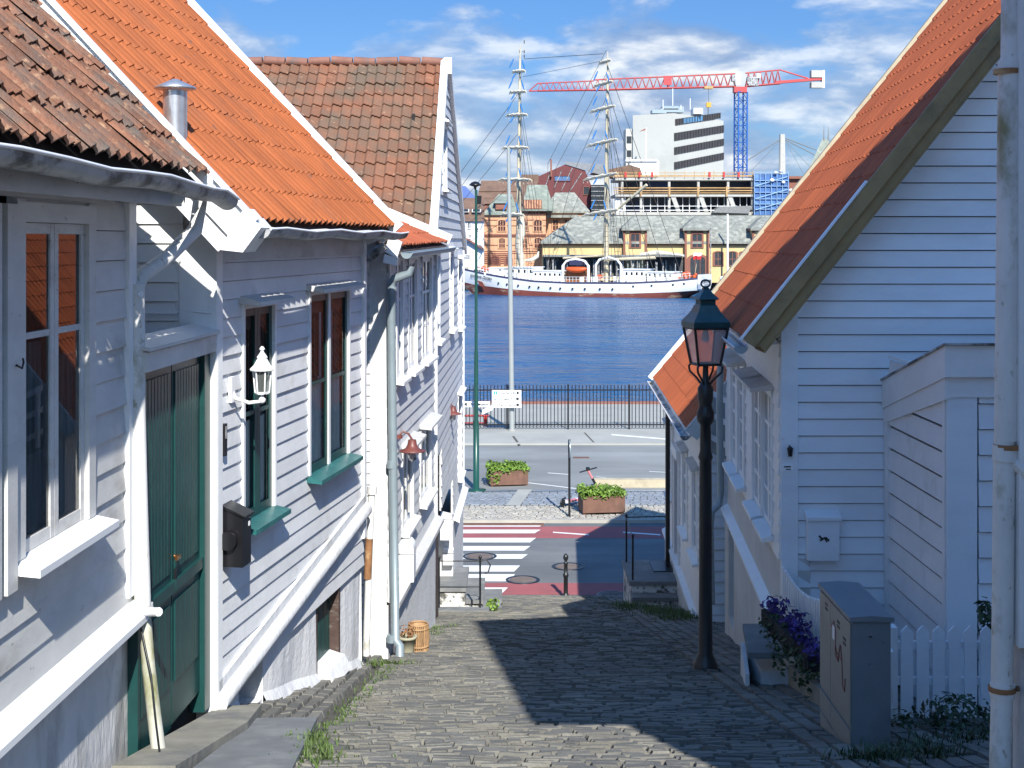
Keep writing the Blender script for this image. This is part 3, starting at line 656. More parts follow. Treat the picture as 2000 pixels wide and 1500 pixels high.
# door steps and slab
mb=MB(); A=[gp2(350,1500),gp2(470,1500)]
mb.prism([V3((-2.44,8.3,gz(8.3)-.2)),V3((-2.05,8.3,gz(8.3)-.2)),V3((-1.98,10.2,gz(10.2)-.2)),V3((-2.05,11.15,gz(11.1)-.2)),V3((-2.38,11.1,gz(11.1)-.2))],(0,0,.31)); tag(mb.build('door_step',m_stone),'long worn stone doorstep under the dark green passage door','doorstep')
mb=MB(); pts=[V3((-2.00,8.3,gz(8.3)-.05)),V3((-1.36,8.3,gz(8.3)-.05)),V3((-1.55,10.85,gz(10.85)-.05)),V3((-2.02,10.8,gz(10.8)-.05))]; mb.prism(pts,(0,0,.105)); tag(mb.build('stone_slab',m_slate),'large flat grey flagstone in front of the doorstep','flagstone')
# black mailbox
m0=W2.sy(11.12); mt=thing('mailbox','tall narrow black letterbox on the white wall right of the green door','mailbox',W2.p(m0,.03,5.66))
mb=MB(); mb.prism([W2.p(m0-.10,.03,5.62),W2.p(m0-.10,.20,5.62),W2.p(m0-.10,.20,6.02),W2.p(m0-.10,.03,6.10)],W2.t*.20); mb.build('box_body',m_blackp,mt)
mb=MB(); mb.prism([W2.p(m0-.115,.02,6.10),W2.p(m0-.115,.225,6.02),W2.p(m0-.115,.225,6.035),W2.p(m0-.115,.02,6.125)],W2.t*.23); mb.build('lid',m_blackp,mt)
mb=MB(); W2.box(mb,m0+.04,m0+.075,.20,.203,5.93,5.97); mb.build('name_label',m_sign,mt)
mb=MB(); mb.lathe([(.015,0),(.015,.006)],W2.p(m0+.03,.205,6.0),10); mb.build('lock',m_zinc,mt); mb=MB(); mb.tube([W2.p(m0-.12,.09,5.84),W2.p(m0-.16,.09,5.84)],.075,14); mb.build('newspaper_holder',m_blackp,mt)
# carriage lantern on the wall
q=W2.sy(11.22); lp=W2.p(q+.10,.26,7.10); lt=thing('wall_lantern','white metal carriage lantern with glass panes on a curled wall bracket','wall lamp',W2.p(q,.03,7.0))
mb=MB(); mb.tube([W2.p(q,.02,7.05),W2.p(q+.02,.06,6.96),W2.p(q+.06,.16,6.92),lp+V3((0,0,-.17)),lp+V3((0,0,-.10))],.016,8); W2.box(mb,q-.04,q+.04,.02,.05,6.93,7.14); mb.ball(lp+V3((0,0,-.16)),.03); mb.build('bracket',m_whiteb,lt)
mb=MB(); mb.lathe([(.055,-.11),(.06,-.09),(.03,-.09),(.028,-.11)],lp,6,False); mb.lathe([(.100,.085),(.104,.095),(.070,.130),(.048,.17),(.040,.180),(.045,.195),(.02,.23),(.012,.245),(.024,.262),(.008,.285)],lp,12,False)
for k_ in range(6):
    a=2*math.pi*k_/6; mb.tube([lp+V3((.058*math.cos(a),.058*math.sin(a),-.10)),lp+V3((.076*math.cos(a),.076*math.sin(a),.09))],.007,5)
mb.build('lantern_frame',m_whiteb,lt)
mb=MB(); mb.lathe([(.05,-.09),(.072,.085)],lp,6,False); mb.build('lantern_glass',glass('clear_lantern_glass',(.82,.85,.8),(.3,.32,.3),.25,1.45,.05),lt)
mb=MB(); W2.box(mb,W2.sy(11.02)-.03,W2.sy(11.02)+.03,.03,.06,6.52,6.78); it=tag(mb.build('door_thermometer',m_blackp),'slim dark thermometer plate on the corner of the white house below the lantern','thermometer')
mb=MB(); W2.box(mb,W2.sy(11.02)-.012,W2.sy(11.02)+.012,.061,.064,6.66,6.76); mb.build('scale',m_gutter,it)
# ------------------------------------------------------------------ small section with lean-to roof
W3=Wall(-1.53,16.6,-1.24,21.7)
h3=thing('wooden_house','white clapboard house with small orange lean-to roof and grey downspout','house',W3.p(2.5,-2,gz(19)))
d3=lambda y:W3.sy(y)
ups=[(d3(17.35),d3(17.85)),(d3(18.5),d3(19.3)),(d3(20.0),d3(21.1))]; lows=[(d3(17.9),d3(18.9)),(d3(19.8),d3(21.0))]
hs=[hole(a,b,6.50,8.0,.08) for a,b in ups]+[hole(a,b,4.45,5.45,.08) for a,b in lows]
mb=clap(W3,MB(),0,W3.L,3.9,8.1,.165,hs,.03); mb.build('clapboard_wall',m_peel,h3)
mb=MB(); W3.box(mb,0.06,W3.L,-4,-.52,0,8.1); mb.build('interior',m_dark,h3)
for a,b in ups: window(h3,W3,a,b,6.5,8.0,.09,m_whiteb,m_whiteb,2,(.33,.66),.13,m_whiteb,0,sw=.06)
for a,b in lows: window(h3,W3,a,b,4.45,5.45,.09,m_whiteb,m_whiteb,2,(.5,),.13,m_whiteb,.20,m_old,sw=.06)
mb=MB(); mb.box(-2.6,-1.53,16.6,17.0,gz(17)-.5,8.35); mb.build('gable_wall',m_plaster,h3)
mb=MB(); 
for i in range(38): mb.box(-1.86,-1.725,16.57,16.602,3.0+i*.135,3.0+i*.135+.118)
mb.build('edge_quoins',m_plaster,h3)
mb=MB(); W3.box(mb,0.0,W3.L,-.02,.02,gz(21)-.3,3.8); mb.build('foundation',m_plaster,h3)
mb=MB(); mb.ob(W3.p(0,.0,3.92),W3.t*W3.L,W3.n*.16+V3((0,0,-.08)),V3((0,0,-.06))); mb.build('base_ledge',m_old,h3)
mb=MB(); W3.box(mb,W3.L-.10,W3.L,.0,.06,3.9,8.1); mb.build('corner_board',m_whiteb,h3); mb=MB(); W3.box(mb,0,.1,0,.045,3.9,8.1); mb.build('corner_board',m_whiteb,h3)
E3=V3((-1.33,16.28,8.19)); F3=V3((-1.03,21.75,8.23)); U3=(F3-E3).normalized(); L3=(F3-E3).length; V3_=V3((-math.cos(R(23)),0,math.sin(R(23))))
tiles('roof_tiles',h3,E3,U3,V3_,27,5,L3/27,.33,.03,.012,m_orange2)
mb=MB(); mb.ob(E3+V3((0,0,-.05)),U3*L3,V3_*1.7,V3((0,0,-.05))); mb.build('roof_boards',m_brownw,h3)
mb=MB(); nr3=V3((V3_.z,0,-V3_.x)); mb.ob(F3+nr3*.13+V3((0.03,-.02,0)),V3_*1.7,V3((0,.08,0)),-nr3*.16); mb.build('barge_board',m_whiteb,h3)
mb=MB(); mb.ob(E3+V3((.02,-.06,.05)),V3((-.15,0,.08)),V3((0,.16,0)),V3((-.06,0,-.19))); mb.ob(E3+V3((-.03,-.05,-.13)),V3((-.16,0,.04)),V3((0,.3,0)),V3((-.02,0,-.10))); mb.build('eave_box',m_whiteb,h3)
for i in range(11):
    pass
mb=MB()
for i in range(14): mb.ob(W3.p(.2+i*.35,.0,8.12),W3.t*.07,W3.n*.16,(0,0,.07))
mb.build('rafter_ends',m_brownw,h3)
gutter(h3,[E3+U3*(L3*i/8)+V3((.07,0,-.08)) for i in range(9)],.068,m_zinc,m_zinc)
mb=MB(); mb.tube([P(802,520,16.5),P(800,533,16.5),P(770,545,16.5),P(764,556,16.52),P(765,700,16.52),P(768,950,16.52),P(772,1248,16.52),P(781,1262,16.45),P(781,1285,16.4)],.054,12); dz=mb.build('downspout',m_zinc,h3)
mb=MB()
for yy in (560,900,1240): mb.tube([P(765,yy,16.52),P(765,yy+14,16.52)],.062,12)
mb.build('pipe_collar',m_zinc,dz)
# ------------------------------------------------------------------ third house: brown roof faces the camera
W4=Wall(-1.30,21.75,-1.13,31)
h4=thing('wooden_house','tall white clapboard house with weathered brown pantiled roof and narrow gable','house',W4.p(4.5,-3,gz(26)))
s4=W4.sy; pk=(s4(25.4),11.52); zl=8.3; zr=8.1
def lim4(z):
    if z<zl: return (0,W4.L)
    f0=(z-zl)/(pk[1]-zl); f1=max(0,(z-zr)/(pk[1]-zr)); return (pk[0]*f0, W4.L-(W4.L-pk[0])*f1)
wins=[(s4(24.3),s4(25.2),9.2,10.3),(s4(22.6),s4(23.4),6.6,8.0),(s4(26.2),s4(27.2),6.55,8.0),(s4(29),s4(30.1),6.4,7.8),(s4(29),s4(30.1),3.2,4.9)]
mb=clap(W4,MB(),0,W4.L,2.6,11.9,.19,[hole(*w_,.09) for w_ in wins]+[(s4(22.0),s4(27.2),2.5,3.5),(s4(23.0),s4(24.0),1.5,4.6)],.03,lim4); mb.build('clapboard_wall',m_peel,h4)
for w_ in wins: window(h4,W4,*w_,.09,m_whiteb,m_whiteb,2,(.33,.66),.13,m_whiteb,.14,m_whiteb,sw=.06)
mb=MB(); W4.box(mb,.05,W4.L,-6,-.52,-.5,8); mb.prism([W4.p(.1,-.55,8),W4.p(pk[0],-.55,pk[1]-.2),W4.p(W4.L,-.55,8)],W4.n*-5); mb.build('interior',m_dark,h4)
mb=MB(); W4.box(mb,s4(27.2),W4.L,-.40,.02,-.3,2.6); W4.box(mb,0,s4(27.2),-.45,-.38,-.3,3.55); W4.box(mb,0,s4(22.0),-.38,.02,-.3,2.6); mb.build('foundation',m_plaster,h4)
mb=MB(); mb.ob(W4.p(s4(27.4),.0,2.7),W4.t*(W4.L-s4(27.4)),W4.n*.14+V3((0,0,-.07)),V3((0,0,-.05))); mb.build('base_ledge',m_whiteb,h4)
mb=MB(); W4.box(mb,W4.L-.12,W4.L+.01,.0,.05,2.7,8.1); W4.box(mb,.0,.12,0,.05,2.6,8.3); mb.build('corner_board',m_whiteb,h4)
mb=MB(); W4.box(mb,s4(23.1),s4(23.9),-.1,-.03,1.6,4.5); mb.build('side_door',m_brownw,h4)
Vn=V3((0,pk[1]-zl,0)); run=W4.p(pk[0],0,0).y-21.75
V4=V3((0,run,pk[1]-zl)); l4=V4.length; V4.normalize()
tiles('roof_tiles',h4,W4.p(0,.06,zl+.02)+V3((-7.2,-.1,-.1)),V3((1,0,0)),V4,40,15,7.2/40,(l4+.15)/15,.045,.030,m_brown,8,.010,shape=1)
mb=MB(); mb.ob(W4.p(0,.03,zl-.1)+V3((-7.2,-.1,-.1)),V3((7.2,0,0)),V4*(l4+.1),V3((0,0,-.05))); mb.build('roof_boards',m_brownw,h4)
pkp=W4.p(pk[0],0,pk[1]); far=W4.p(W4.L,0,zr)
mb=MB(); mb.ob(pkp+V3((.08,0,0)),far-pkp+V3((0,.2,-.1)),V3((-7,0,0)),V3((0,0,.06))); mb.build('rear_roof_slope',m_brown,h4)
mb=MB()
for i in range(17): mb.tube([pkp+V3((-.06-.42*i,0,.06+.012*(i%3))),pkp+V3((-.0-.42*(i+1)-.03,0,.075+.012*((i+1)%3)))],.085,10)
mb.build('ridge_tiles',m_ridge,h4)
nr4=V3((0,-V4.z,V4.y))
mb=MB(); mb.ob(W4.p(0,.0,zl)-V4*.3+nr4*.12+V3((-.02,0,0)),V4*(l4+.36),V3((.13,0,0)),-nr4*.22); mb.ob(pkp+V3((-.025,-.12,-.16)),(.14,0,0),(0,.26,0),(0,0,.30)); b4=mb.build('barge_board',m_whiteb,h4)
v5=(far-pkp); mb=MB(); mb.ob(pkp+V3((.0,0,.10)),v5*1.02,V3((.1,0,0)),V3((0,0,-.18))); mb.build('barge_board',m_whiteb,h4)
# enamel barn lamps on goosenecks
def barn(loc,wallp,lab):
    t=thing('barn_lamp',lab,'wall lamp',wallp,'barn lamps on the left facades'); l=V3(loc); wp=V3(wallp)
    mb=MB(); mb.tube([wp,wp+(l-wp)*.35+V3((0,0,.10)),wp+(l-wp)*.75+V3((0,0,.11)),l+V3((0,0,.06)),l],.014,8); mb.lathe([(.06,-.02),(.06,.02)],wp,12); mb.build('gooseneck',m_rustlamp,t)
    mb=MB(); mb.lathe([(.05,.06),(.06,.0),(.09,-.05),(.17,-.08),(.17,-.09),(.08,-.06)],l,20); mb.build('lamp_shade',m_rustlamp,t)
    mb=MB(); mb.lathe([(.05,-.07),(.06,-.13),(.05,-.19),(.02,-.21)],l,12); mb.build('lamp_glass',m_lglass,t)
    return t
barn(P(805,868,17.3),P(777,853,17.25),'red-brown enamel barn lamp on curved arm next to the grey downspout')
barn(P(885,800,26.5),P(858,795,26.3),'red-brown enamel barn lamp farther down, on the third white house')
# white mailboxes / meter boxes along the wall
def whitebox(px,py,d,w_,h_,dp_,lab,roundtop=True):
    c=P(px,py,d); t=thing('mailbox',lab,'mailbox',c+V3((0,0,-h_/2)),'white boxes on the left facades'); mb=MB(); pts=[]
    x0=c.x-dp_; 
    if roundtop:
        n=10
        pts=[V3((x0,c.y,c.z-h_/2)),V3((x0+dp_,c.y,c.z-h_/2))]+[V3((x0+dp_/2+dp_/2*math.cos(a),c.y,c.z+h_/2-dp_/2+dp_/2*math.sin(a)*1.0)) for a in [math.pi*i/n for i in range(n+1)]]
    else: pts=[V3((x0,c.y,c.z-h_/2)),V3((x0+dp_,c.y,c.z-h_/2)),V3((x0+dp_,c.y,c.z+h_/2-.05)),V3((x0,c.y,c.z+h_/2))]
    mb.prism(pts,(0,w_,0)); mb.build('box_body',m_sign,t)
    mb=MB(); mb.ob(pts[2]+V3((-dp_-.01,-.012,-.04)),(dp_+.02,0,0),(0,.012,0),(0,0,.012)); mb.build('lid_seam',m_gutter,t)
whitebox(808,1098,17.6,.40,.52,.24,'rounded white letterbox beside the wicker basket and grey downspout')
whitebox(848,1105,22.2,.40,.5,.22,'rounded white letterbox behind the iron railing')
whitebox(882,1030,26.5,.35,.5,.22,'square white meter box high on the third house above the stairs',False)
whitebox(885,1088,27.0,.35,.32,.2,'small white meter box low on the third house above the stairs',False)
# pot and basket
c=V3(P(795,1283,16.9)); c.z=gz(16.9)
t=thing('flower_pot','pale clay pot with dry plant in front of the wicker basket','flower pot',c); mb=MB(); mb.lathe([(.08,.03),(.115,.20),(.125,.20),(.125,.23),(.10,.23),(.10,.2)],c,16); mb.build('pot',m_pot,t)
mb=leafball(MB(),c+V3((0,0,.30)),(.10,.10,.10),60,.05); mb.build('dry_plant',m_rusty,t)
c=V3(P(817,1275,17.15)); c.z=gz(17.15)+.03
t=thing('wicker_basket','tall round wicker basket standing against the wall','basket',c); mb=MB(); n=30
for i in range(n):
    a=2*math.pi*i/n; mb.tube([c+V3((.115*math.cos(a),.115*math.sin(a),0)),c+V3((.135*math.cos(a),.135*math.sin(a),.16)),c+V3((.12*math.cos(a),.12*math.sin(a),.33))],.0105,5)
mb.lathe([(.10,0),(.12,.16),(.105,.32),(.095,.32),(.09,.02)],c,18); mb.build('woven_body',m_wick,t)
mb=MB()
for z in (.01,.06,.28,.33):
    mb=MB(); r=.128 if .02<z<.3 else .12; mb.tube([c+V3((r*math.cos(2*math.pi*i/24),r*math.sin(2*math.pi*i/24),z)) for i in range(25)],.012,5); mb.build('woven_band',m_wick,t)
# weeds at the stair foot
for (px,py,lab,n) in ((962,1195,'bright green weed at the corner of the stone stairs',80),):
    x,y=gp2(px,py); t=leafball(MB(),(x,y,gz(y)+.12),(.16,.16,.15),n,.09); tag(t.build('weed',m_leaf),lab,'weed')
# ------------------------------------------------------------------ stone stairs with iron railing
sx_,sy_=gp2(900,1190)
st=thing('stone_stairs','slate-topped stone stairs with white sides leading to the third house','stairs',(-.9,27,gz(27)))
mb=MB()
for (x0,x1,z) in ((-1.64,-.88,1.56),(-.90,-.55,1.33),(-.57,-.20,1.10)):
    mb.box(x0,x1,26.25,28.0,z-.07,z)
mb.box(-1.7,-.42,25.2,25.46,gz(25.2)-.02,gz(25.2)+.05); mb.build('treads',m_slate,st)
mb=MB(); m_stw=mat('patchy_whitewash',(.62,.61,.58),.85,.1,5,(.09,.09,.08),(.50,.58),scale3=16,col3=(.10,.10,.09),thr3=(.58,.64),bump=.5)
mb.box(-1.62,-.91,26.30,27.95,.2,1.49); mb.box(-.91,-.59,26.31,27.95,.2,1.26); mb.box(-.59,-.24,26.32,27.95,.0,1.03); mb.build('risers',m_stw,st); mb=MB(); mb.box(-1.68,-.44,25.24,25.42,.8,gz(25.2)-.02); mb.build('ledge_base',m_stw,st)
mb=MB(); zb=gz(25.5)+.08
for px in (858,938):
    x=(px-CX)*25.5/F; mb.tube([(x,25.4,zb-.05),(x,25.4,zb+.95)],.02,8); mb.ball((x,25.4,zb+.97),.035)
xa,xb=(858-CX)*25.5/F,(938-CX)*25.5/F
for z in (.42,.90): mb.tube([(xa-.18,25.4,zb+z),(xb,25.4,zb+z)],.011,6)
mb.tube([(xb,25.4,zb+.90),(xb+.12,25.4,zb+.93),(xb+.19,25.4,zb+.82),(xb+.15,25.36,zb+.70),(xb+.09,25.34,zb+.69)],.014,8); mb.build('railing',m_black,st)
# ------------------------------------------------------------------ RIGHT: house whose gable faces the camera
GY=13.9; cxr=2.74
R1G=Wall(cxr,GY,9.2,GY)            # gable wall, normal towards the camera
r1=thing('wooden_house','white clapboard house on the right with new orange roof and raw timber barge boards','house',(5.5,16.5,gz(16)))
slr=math.tan(R(51.5)); er=V3((2.33,13.45,7.28))
def limr(z):
    zz=er.z-.24
    # underside of the roof over the wall
    a0=max(0,(z-(zz+(cxr-er.x)*slr))/slr); return (a0,6.4)
mb=clap(R1G,MB(),.165,6.4,4.2,12.3,.172,[],.026,limr,.001,.010); mb.build('gable_clapboards',m_blueish,r1)
mb=MB(); mb.prism([R1G.p(0,.0,4.0),R1G.p(.17,.0,4.0),R1G.p(.17,.0,7.62),R1G.p(0,.0,7.41)],R1G.n*.045); mb.build('corner_board',m_blueish,r1)
R1W=Wall(cxr,GY,cxr+.07*6.1,GY+6.1,-1); sr=R1W.sy
ww=[(sr(14.45),sr(15.35)),(sr(15.42),sr(16.35)),(sr(17.3),sr(18.2)),(sr(18.3),sr(19.2))]
mb=clap(R1W,MB(),.0,R1W.L,5.0,7.3,.172,[hole(a,b,5.15,6.62,.07) for a,b in ww],.026); mb.build('street_clapboards',m_white,r1)
for i,(a,b) in enumerate(ww): window(r1,R1W,a,b,5.15,6.62,.06,m_whiteb,m_whiteb,2,(.25,.5,.75),.14,m_whiteb,.26,m_timber if 0 else m_old,sw=.055)
mb=MB(); R1W.box(mb,0.0,R1W.L,-.3,.0,4.3,5.02); mb.build('lower_boarding',m_warm,r1)
mb=MB(); mb.ob(R1W.p(0,-.02,4.42),R1W.t*R1W.L,R1W.n*.12+V3((0,0,-.08)),V3((0,0,-.035))); mb.build('base_flashing',m_whiteb,r1)
bh=(sr(18.6),sr(19.4))
mb=MB()
for q0,q1 in ((0,bh[0]),(bh[1],R1W.L)): R1W.box(mb,q0,q1,-.4,.04,gz(20)-.5,4.32)
R1W.box(mb,bh[0],bh[1],-.4,.03,gz(20)-.5,2.9); mb.build('foundation',m_warm,r1)
mb=MB(); R1W.box(mb,bh[0],bh[1],-.16,-.1,2.9,4.3); bd=mb.build('cellar_window',m_zinc,r1)
mb=MB(); R1W.box(mb,bh[0],bh[0]+.08,-.1,.02,2.9,4.3); R1W.box(mb,bh[0]+.4,bh[0]+.46,-.1,-.06,2.95,4.1); mb.build('frame',m_whiteb,bd)
mb=MB(); mb.box(cxr+.6,9,GY+.55,19.8,1,7.2); mb.add([(cxr+.1,GY+.06,4),(9.2,GY+.06,4),(9.2,GY+.06,15.2),(cxr+.1,GY+.06,7.5)],[(0,1,2,3)]); mb.build('interior',m_dark,r1)
mb=MB(); mb.box(cxr+.02,9.2,GY+.03,GY+.3,gz(16),4.25); mb.build('gable_foundation',m_warm,r1)
# roof
er2=V3((er.x+.07*5.85,19.3,7.28)); UR=(er2-er).normalized(); LR=(er2-er).length; VR=V3((math.cos(R(51.5)),0,math.sin(R(51.5))))
tiles('roof_tiles',r1,er,UR,VR,27,20,LR/27,.345,.046,.012,m_orange2,6,.003,shape=1)
NR=UR.cross(VR).normalized(); NR=NR if NR.z>0 else -NR
mb=MB(); mb.ob(er-NR*.04,UR*LR,VR*7.0,-NR*.08); mb.build('roof_boards',m_timber,r1)
mb=MB(); tp=er+VR*7.0; mb.ob(tp,UR*LR,V3((4.2,0,-5.2)),V3((0,0,-.08))); mb.build('rear_roof_slope',m_orange2,r1)
nrr=V3((-VR.z,0,VR.x))
mb=MB(); mb.ob(er-VR*.02+nrr*.05+V3((0,-.05,0)),VR*7.1,V3((0,.045,0)),-nrr*.14); mb.ob(er+VR*.02-nrr*.092+V3((0,-.005,0)),VR*7.1,V3((0,.045,0)),-nrr*.10); mb.build('barge_board',m_timber,r1)
mb=MB(); mb.ob(er+VR*.0-nrr*.195+V3((0,.0,0)),VR*7.1,V3((0,.5,0)),-nrr*.02); mb.build('soffit',m_timber,r1)
mb=MB(); mb.ob(er-VR*.05+nrr*.075+V3((0,-.06,0)),VR*2.0,V3((0,.06,0)),-nrr*.02); mb.build('verge_flashing',m_gutlip,r1)
mb=MB(); mb.ob(er2-VR*.05+nrr*.09+V3((0,-.02,0)),VR*7.1,V3((0,.10,0)),-nrr*.20); mb.build('barge_board',mat('pale_timber_barge',(.42,.36,.25),.7,.15),r1)
mb=MB(); mb.ob(R1W.p(0,.02,7.2),R1W.t*R1W.L,R1W.n*.3,(0,0,.04)); mb.build('eave_soffit',m_white,r1)
gutter(r1,[er+UR*(LR*i/8)+V3((-.07,0,-.07)) for i in range(9)],.07,m_zinc,m_gutlip)
mb=MB(); q=R1W.p(R1W.L+.02,.12,0)
mb.tube([P(1408,690,19.9),P(1405,800,19.9),P(1408,960,19.9),P(1404,985,19.9),P(1390,1000,19.8),P(1387,1030,19.8),P(1390,1180,19.8)],.05,10); mb.build('downspout',m_zinc,r1)
# white mailbox on the gable, little lamp and plate
def onG(px,py): return P(px,py,GY-.03)
a,b=onG(1574,1090),onG(1634,1000); t=thing('mailbox','flat white letterbox with small dark emblem on the shaded gable wall','mailbox',(a.x,GY,a.z))
mb=MB(); mb.box(a.x,b.x,GY-.15,GY-.022,a.z,b.z-.04); mb.build('box_body',m_blueish,t)
mb=MB(); mb.prism([V3((a.x-.02,GY-.17,b.z-.06)),V3((a.x-.02,GY-.17,b.z-.03)),V3((a.x-.02,GY-.02,b.z+.03)),V3((a.x-.02,GY-.02,b.z-.03))],(b.x-a.x+.04,0,0)); mb.build('lid',m_blueish,t)
e_=onG(1604,1047); mb=MB(); mb.tube([V3((e_.x-.05,GY-.153,e_.z+.03)),V3((e_.x-.02,GY-.153,e_.z)),V3((e_.x+.02,GY-.153,e_.z+.01)),V3((e_.x+.05,GY-.153,e_.z-.02))],.010,6); mb.tube([V3((e_.x-.04,GY-.153,e_.z-.02)),V3((e_.x-.01,GY-.153,e_.z))],.010,6); mb.tube([V3((e_.x+.01,GY-.153,e_.z)),V3((e_.x+.03,GY-.153,e_.z-.035))],.008,6); mb.build('emblem',m_black,t)
e_=onG(1541,880); mb=MB(); mb.lathe([(.02,-.05),(.03,.02),(.035,.03),(.01,.05)],V3((e_.x,GY-.09,e_.z)),10); mb.tube([V3((e_.x,GY-.045,e_.z+.05)),V3((e_.x,GY-.09,e_.z+.04))],.01,6); tag(mb.build('door_bell',m_black),'tiny black bell fitting on the corner board of the right gable','bell')
e_=onG(1538,913); t=thing('name_plate','small white name plate on the corner board of the right gable','name plate',(e_.x,GY-.05,e_.z)); mb=MB(); mb.box(e_.x-.055,e_.x+.055,GY-.055,GY-.046,e_.z-.035,e_.z+.035); mb.build('plate',m_sign,t)
mb=MB(); mb.box(e_.x-.04,e_.x+.03,GY-.058,GY-.0551,e_.z+.005,e_.z+.018); mb.box(e_.x-.02,e_.x+.03,GY-.058,GY-.0551,e_.z-.02,e_.z-.01); mb.build('lines',m_txt,t)
# ------------------------------------------------------------------ shed
SX=3.83; SY=11.95
sh=thing('garden_shed','narrow white clapboard shed with pent roof against the right-hand gable','shed',(4.6,13,gz(13)))
WS=Wall(SX,SY,SX,13.87,-1); WF=Wall(SX,SY,6.4,SY)
mb=clap(WS,MB(),.06,WS.L-.1,3.9,7.1,.225,[],.034,None,.001,.030); mb.build('side_clapboards',m_warm if 0 else m_white,sh)
mb=MB(); mb.box(SX+.03,6.4,SY+.03,13.85,3.6,6.75); mb.build('interior',m_dark,sh)
mb=clap(WF,MB(),.26,2.5,3.9,7.1,.225,[],.03,None,.001,.010); mb.build('front_clapboards',m_blueish,sh)
mb=MB(); WF.box(mb,-.02,.24,.0,.035,3.8,7.0); mb.build('corner_board',m_blueish,sh)
mb=MB(); WS.box(mb,-.0,.07,0,.035,3.8,7.0); mb.build('corner_board',m_white,sh); mb=MB(); WS.box(mb,WS.L-.12,WS.L,0,.04,3.8,6.85); mb.build('corner_board',m_white,sh)
zf,zb=7.37,6.85
mb=MB(); mb.prism([V3((SX-.06,SY-.09,zf-.30)),V3((SX-.06,13.88,zb-.30)),V3((SX-.06,13.88,zb-.02)),V3((SX-.06,SY-.09,zf-.02))],(.04,0,0)); mb.prism([V3((SX-.045,SY-.05,zf-.50)),V3((SX-.045,13.88,zb-.45)),V3((SX-.045,13.88,zb-.302)),V3((SX-.045,SY-.05,zf-.302))],(.04,0,0)); mb.box(SX-.055,6.4,SY-.085,SY-.05,zf-.30,zf-.02); mb.box(SX-.04,6.4,SY-.048,SY-.02,zf-.48,zf-.302); mb.build('roof_fascia',m_white,sh)
mb=MB(); mb.prism([V3((SX-.08,SY-.12,zf-.018)),V3((SX-.08,13.88,zb-.018)),V3((SX-.08,13.88,zb)),V3((SX-.08,SY-.12,zf))],(2.8,0,0)); mb.build('roof_sheet',m_gutter,sh)
# ------------------------------------------------------------------ picket fences
FY=10.95
pf=thing('picket_fence','white picket fence facing the camera between grey cabinet and downpipe','fence',((1745-CX)*FY/F,FY,gz(FY)))
mb=MB(); x=(1760-CX)*FY/F; i=0
while x<4.2:
    zt=P(0,1222,FY).z; zb_=P(0,1402,FY).z+.0
    mb.prism([V3((x,FY,zb_)),V3((x+.098,FY,zb_)),V3((x+.098,FY,zt-.05)),V3((x+.049,FY,zt)),V3((x,FY,zt-.05))],(0,.022,0)); x+=.128
mb.build('pickets',m_blueish,pf)
mb=MB(); mb.box((1750-CX)*FY/F,4.2,FY+.023,FY+.06,P(0,1340,FY).z,P(0,1325,FY).z); mb.box((1750-CX)*FY/F,4.2,FY+.023,FY+.06,P(0,1270,FY).z,P(0,1255,FY).z); mb.build('rails',m_blueish,pf)
mb=MB(); mb.box((1722-CX)*FY/F,(1752-CX)*FY/F,FY-.02,FY+.10,gz(FY)-.2,P(0,1225,FY).z); mb.build('post',m_white,pf)
# side run along the street to the house corner
ps=thing('picket_fence','white picket fence with sweeping top running from the gable corner to the cabinet','fence',(2.75,12.4,gz(12.4)))
mb=MB(); A_=P(1530,1330,13.75); y=13.8; n=0
x_of=lambda y:2.73+.10*(13.8-y)
while y>10.9:
    f=(13.8-y)/2.9; zt=4.98-.55*(1-(1-f)**2.2)+.05*f; zt=4.93-.42*math.sin(min(1,f*1.6)*math.pi/2); zt=4.97+.03*f-.10*math.sin(min(1,f*2.2)*math.pi)
    mb.prism([V3((x_of(y),y,gz(y)+.18)),V3((x_of(y),y-.062,gz(y)+.18)),V3((x_of(y),y-.062,zt-.02)),V3((x_of(y),y-.031,zt)),V3((x_of(y),y,zt-.02))],(.02,0,0)); y-=.072
mb.build('pickets',m_white,ps)
mb=MB(); mb.ob(V3((x_of(13.8)+.022,13.8,gz(13.8)+.45)),(.28,-2.9,.2),(.04,0,0),(0,0,.08)); mb.build('rail',m_white,ps)
# ------------------------------------------------------------------ pansy box
bx0=V3((2.68,12.75,4.55)); t=thing('flower_box','window box of violet pansies and trailing ivy hung on the picket fence','flower box',bx0)
mb=MB(); mb.ob((2.76,12.0,4.46),(-.15,0,0),(-.14,1.5,0),(0,0,.15)); mb.build('trough',m_dark,t)
mb=MB()
for i in range(11): leafball(mb,(2.70-.013*i+random.uniform(-.06,.05),12.0+.14*i,4.68+random.uniform(-.05,.07)),(.11,.12,.09),34,.06)
mb.build('violet_blossoms',m_pansy,t)
mb=MB()
for i in range(12): leafball(mb,(2.67-.012*i+random.uniform(-.03,.03),12.0+.13*i,4.52+random.uniform(-.05,.03)),(.11,.12,.12),34,.06)
for i in range(8):
    yy=12.05+.18*i; l=random.uniform(.1,.32)
    for q in range(int(l/.03)): leafball(mb,(2.61-.015*i+random.uniform(-.02,.02),yy+random.uniform(-.04,.04),4.42-q*.03),(.02,.03,.02),2,.055)
mb.build('trailing_ivy',m_ivy,t)
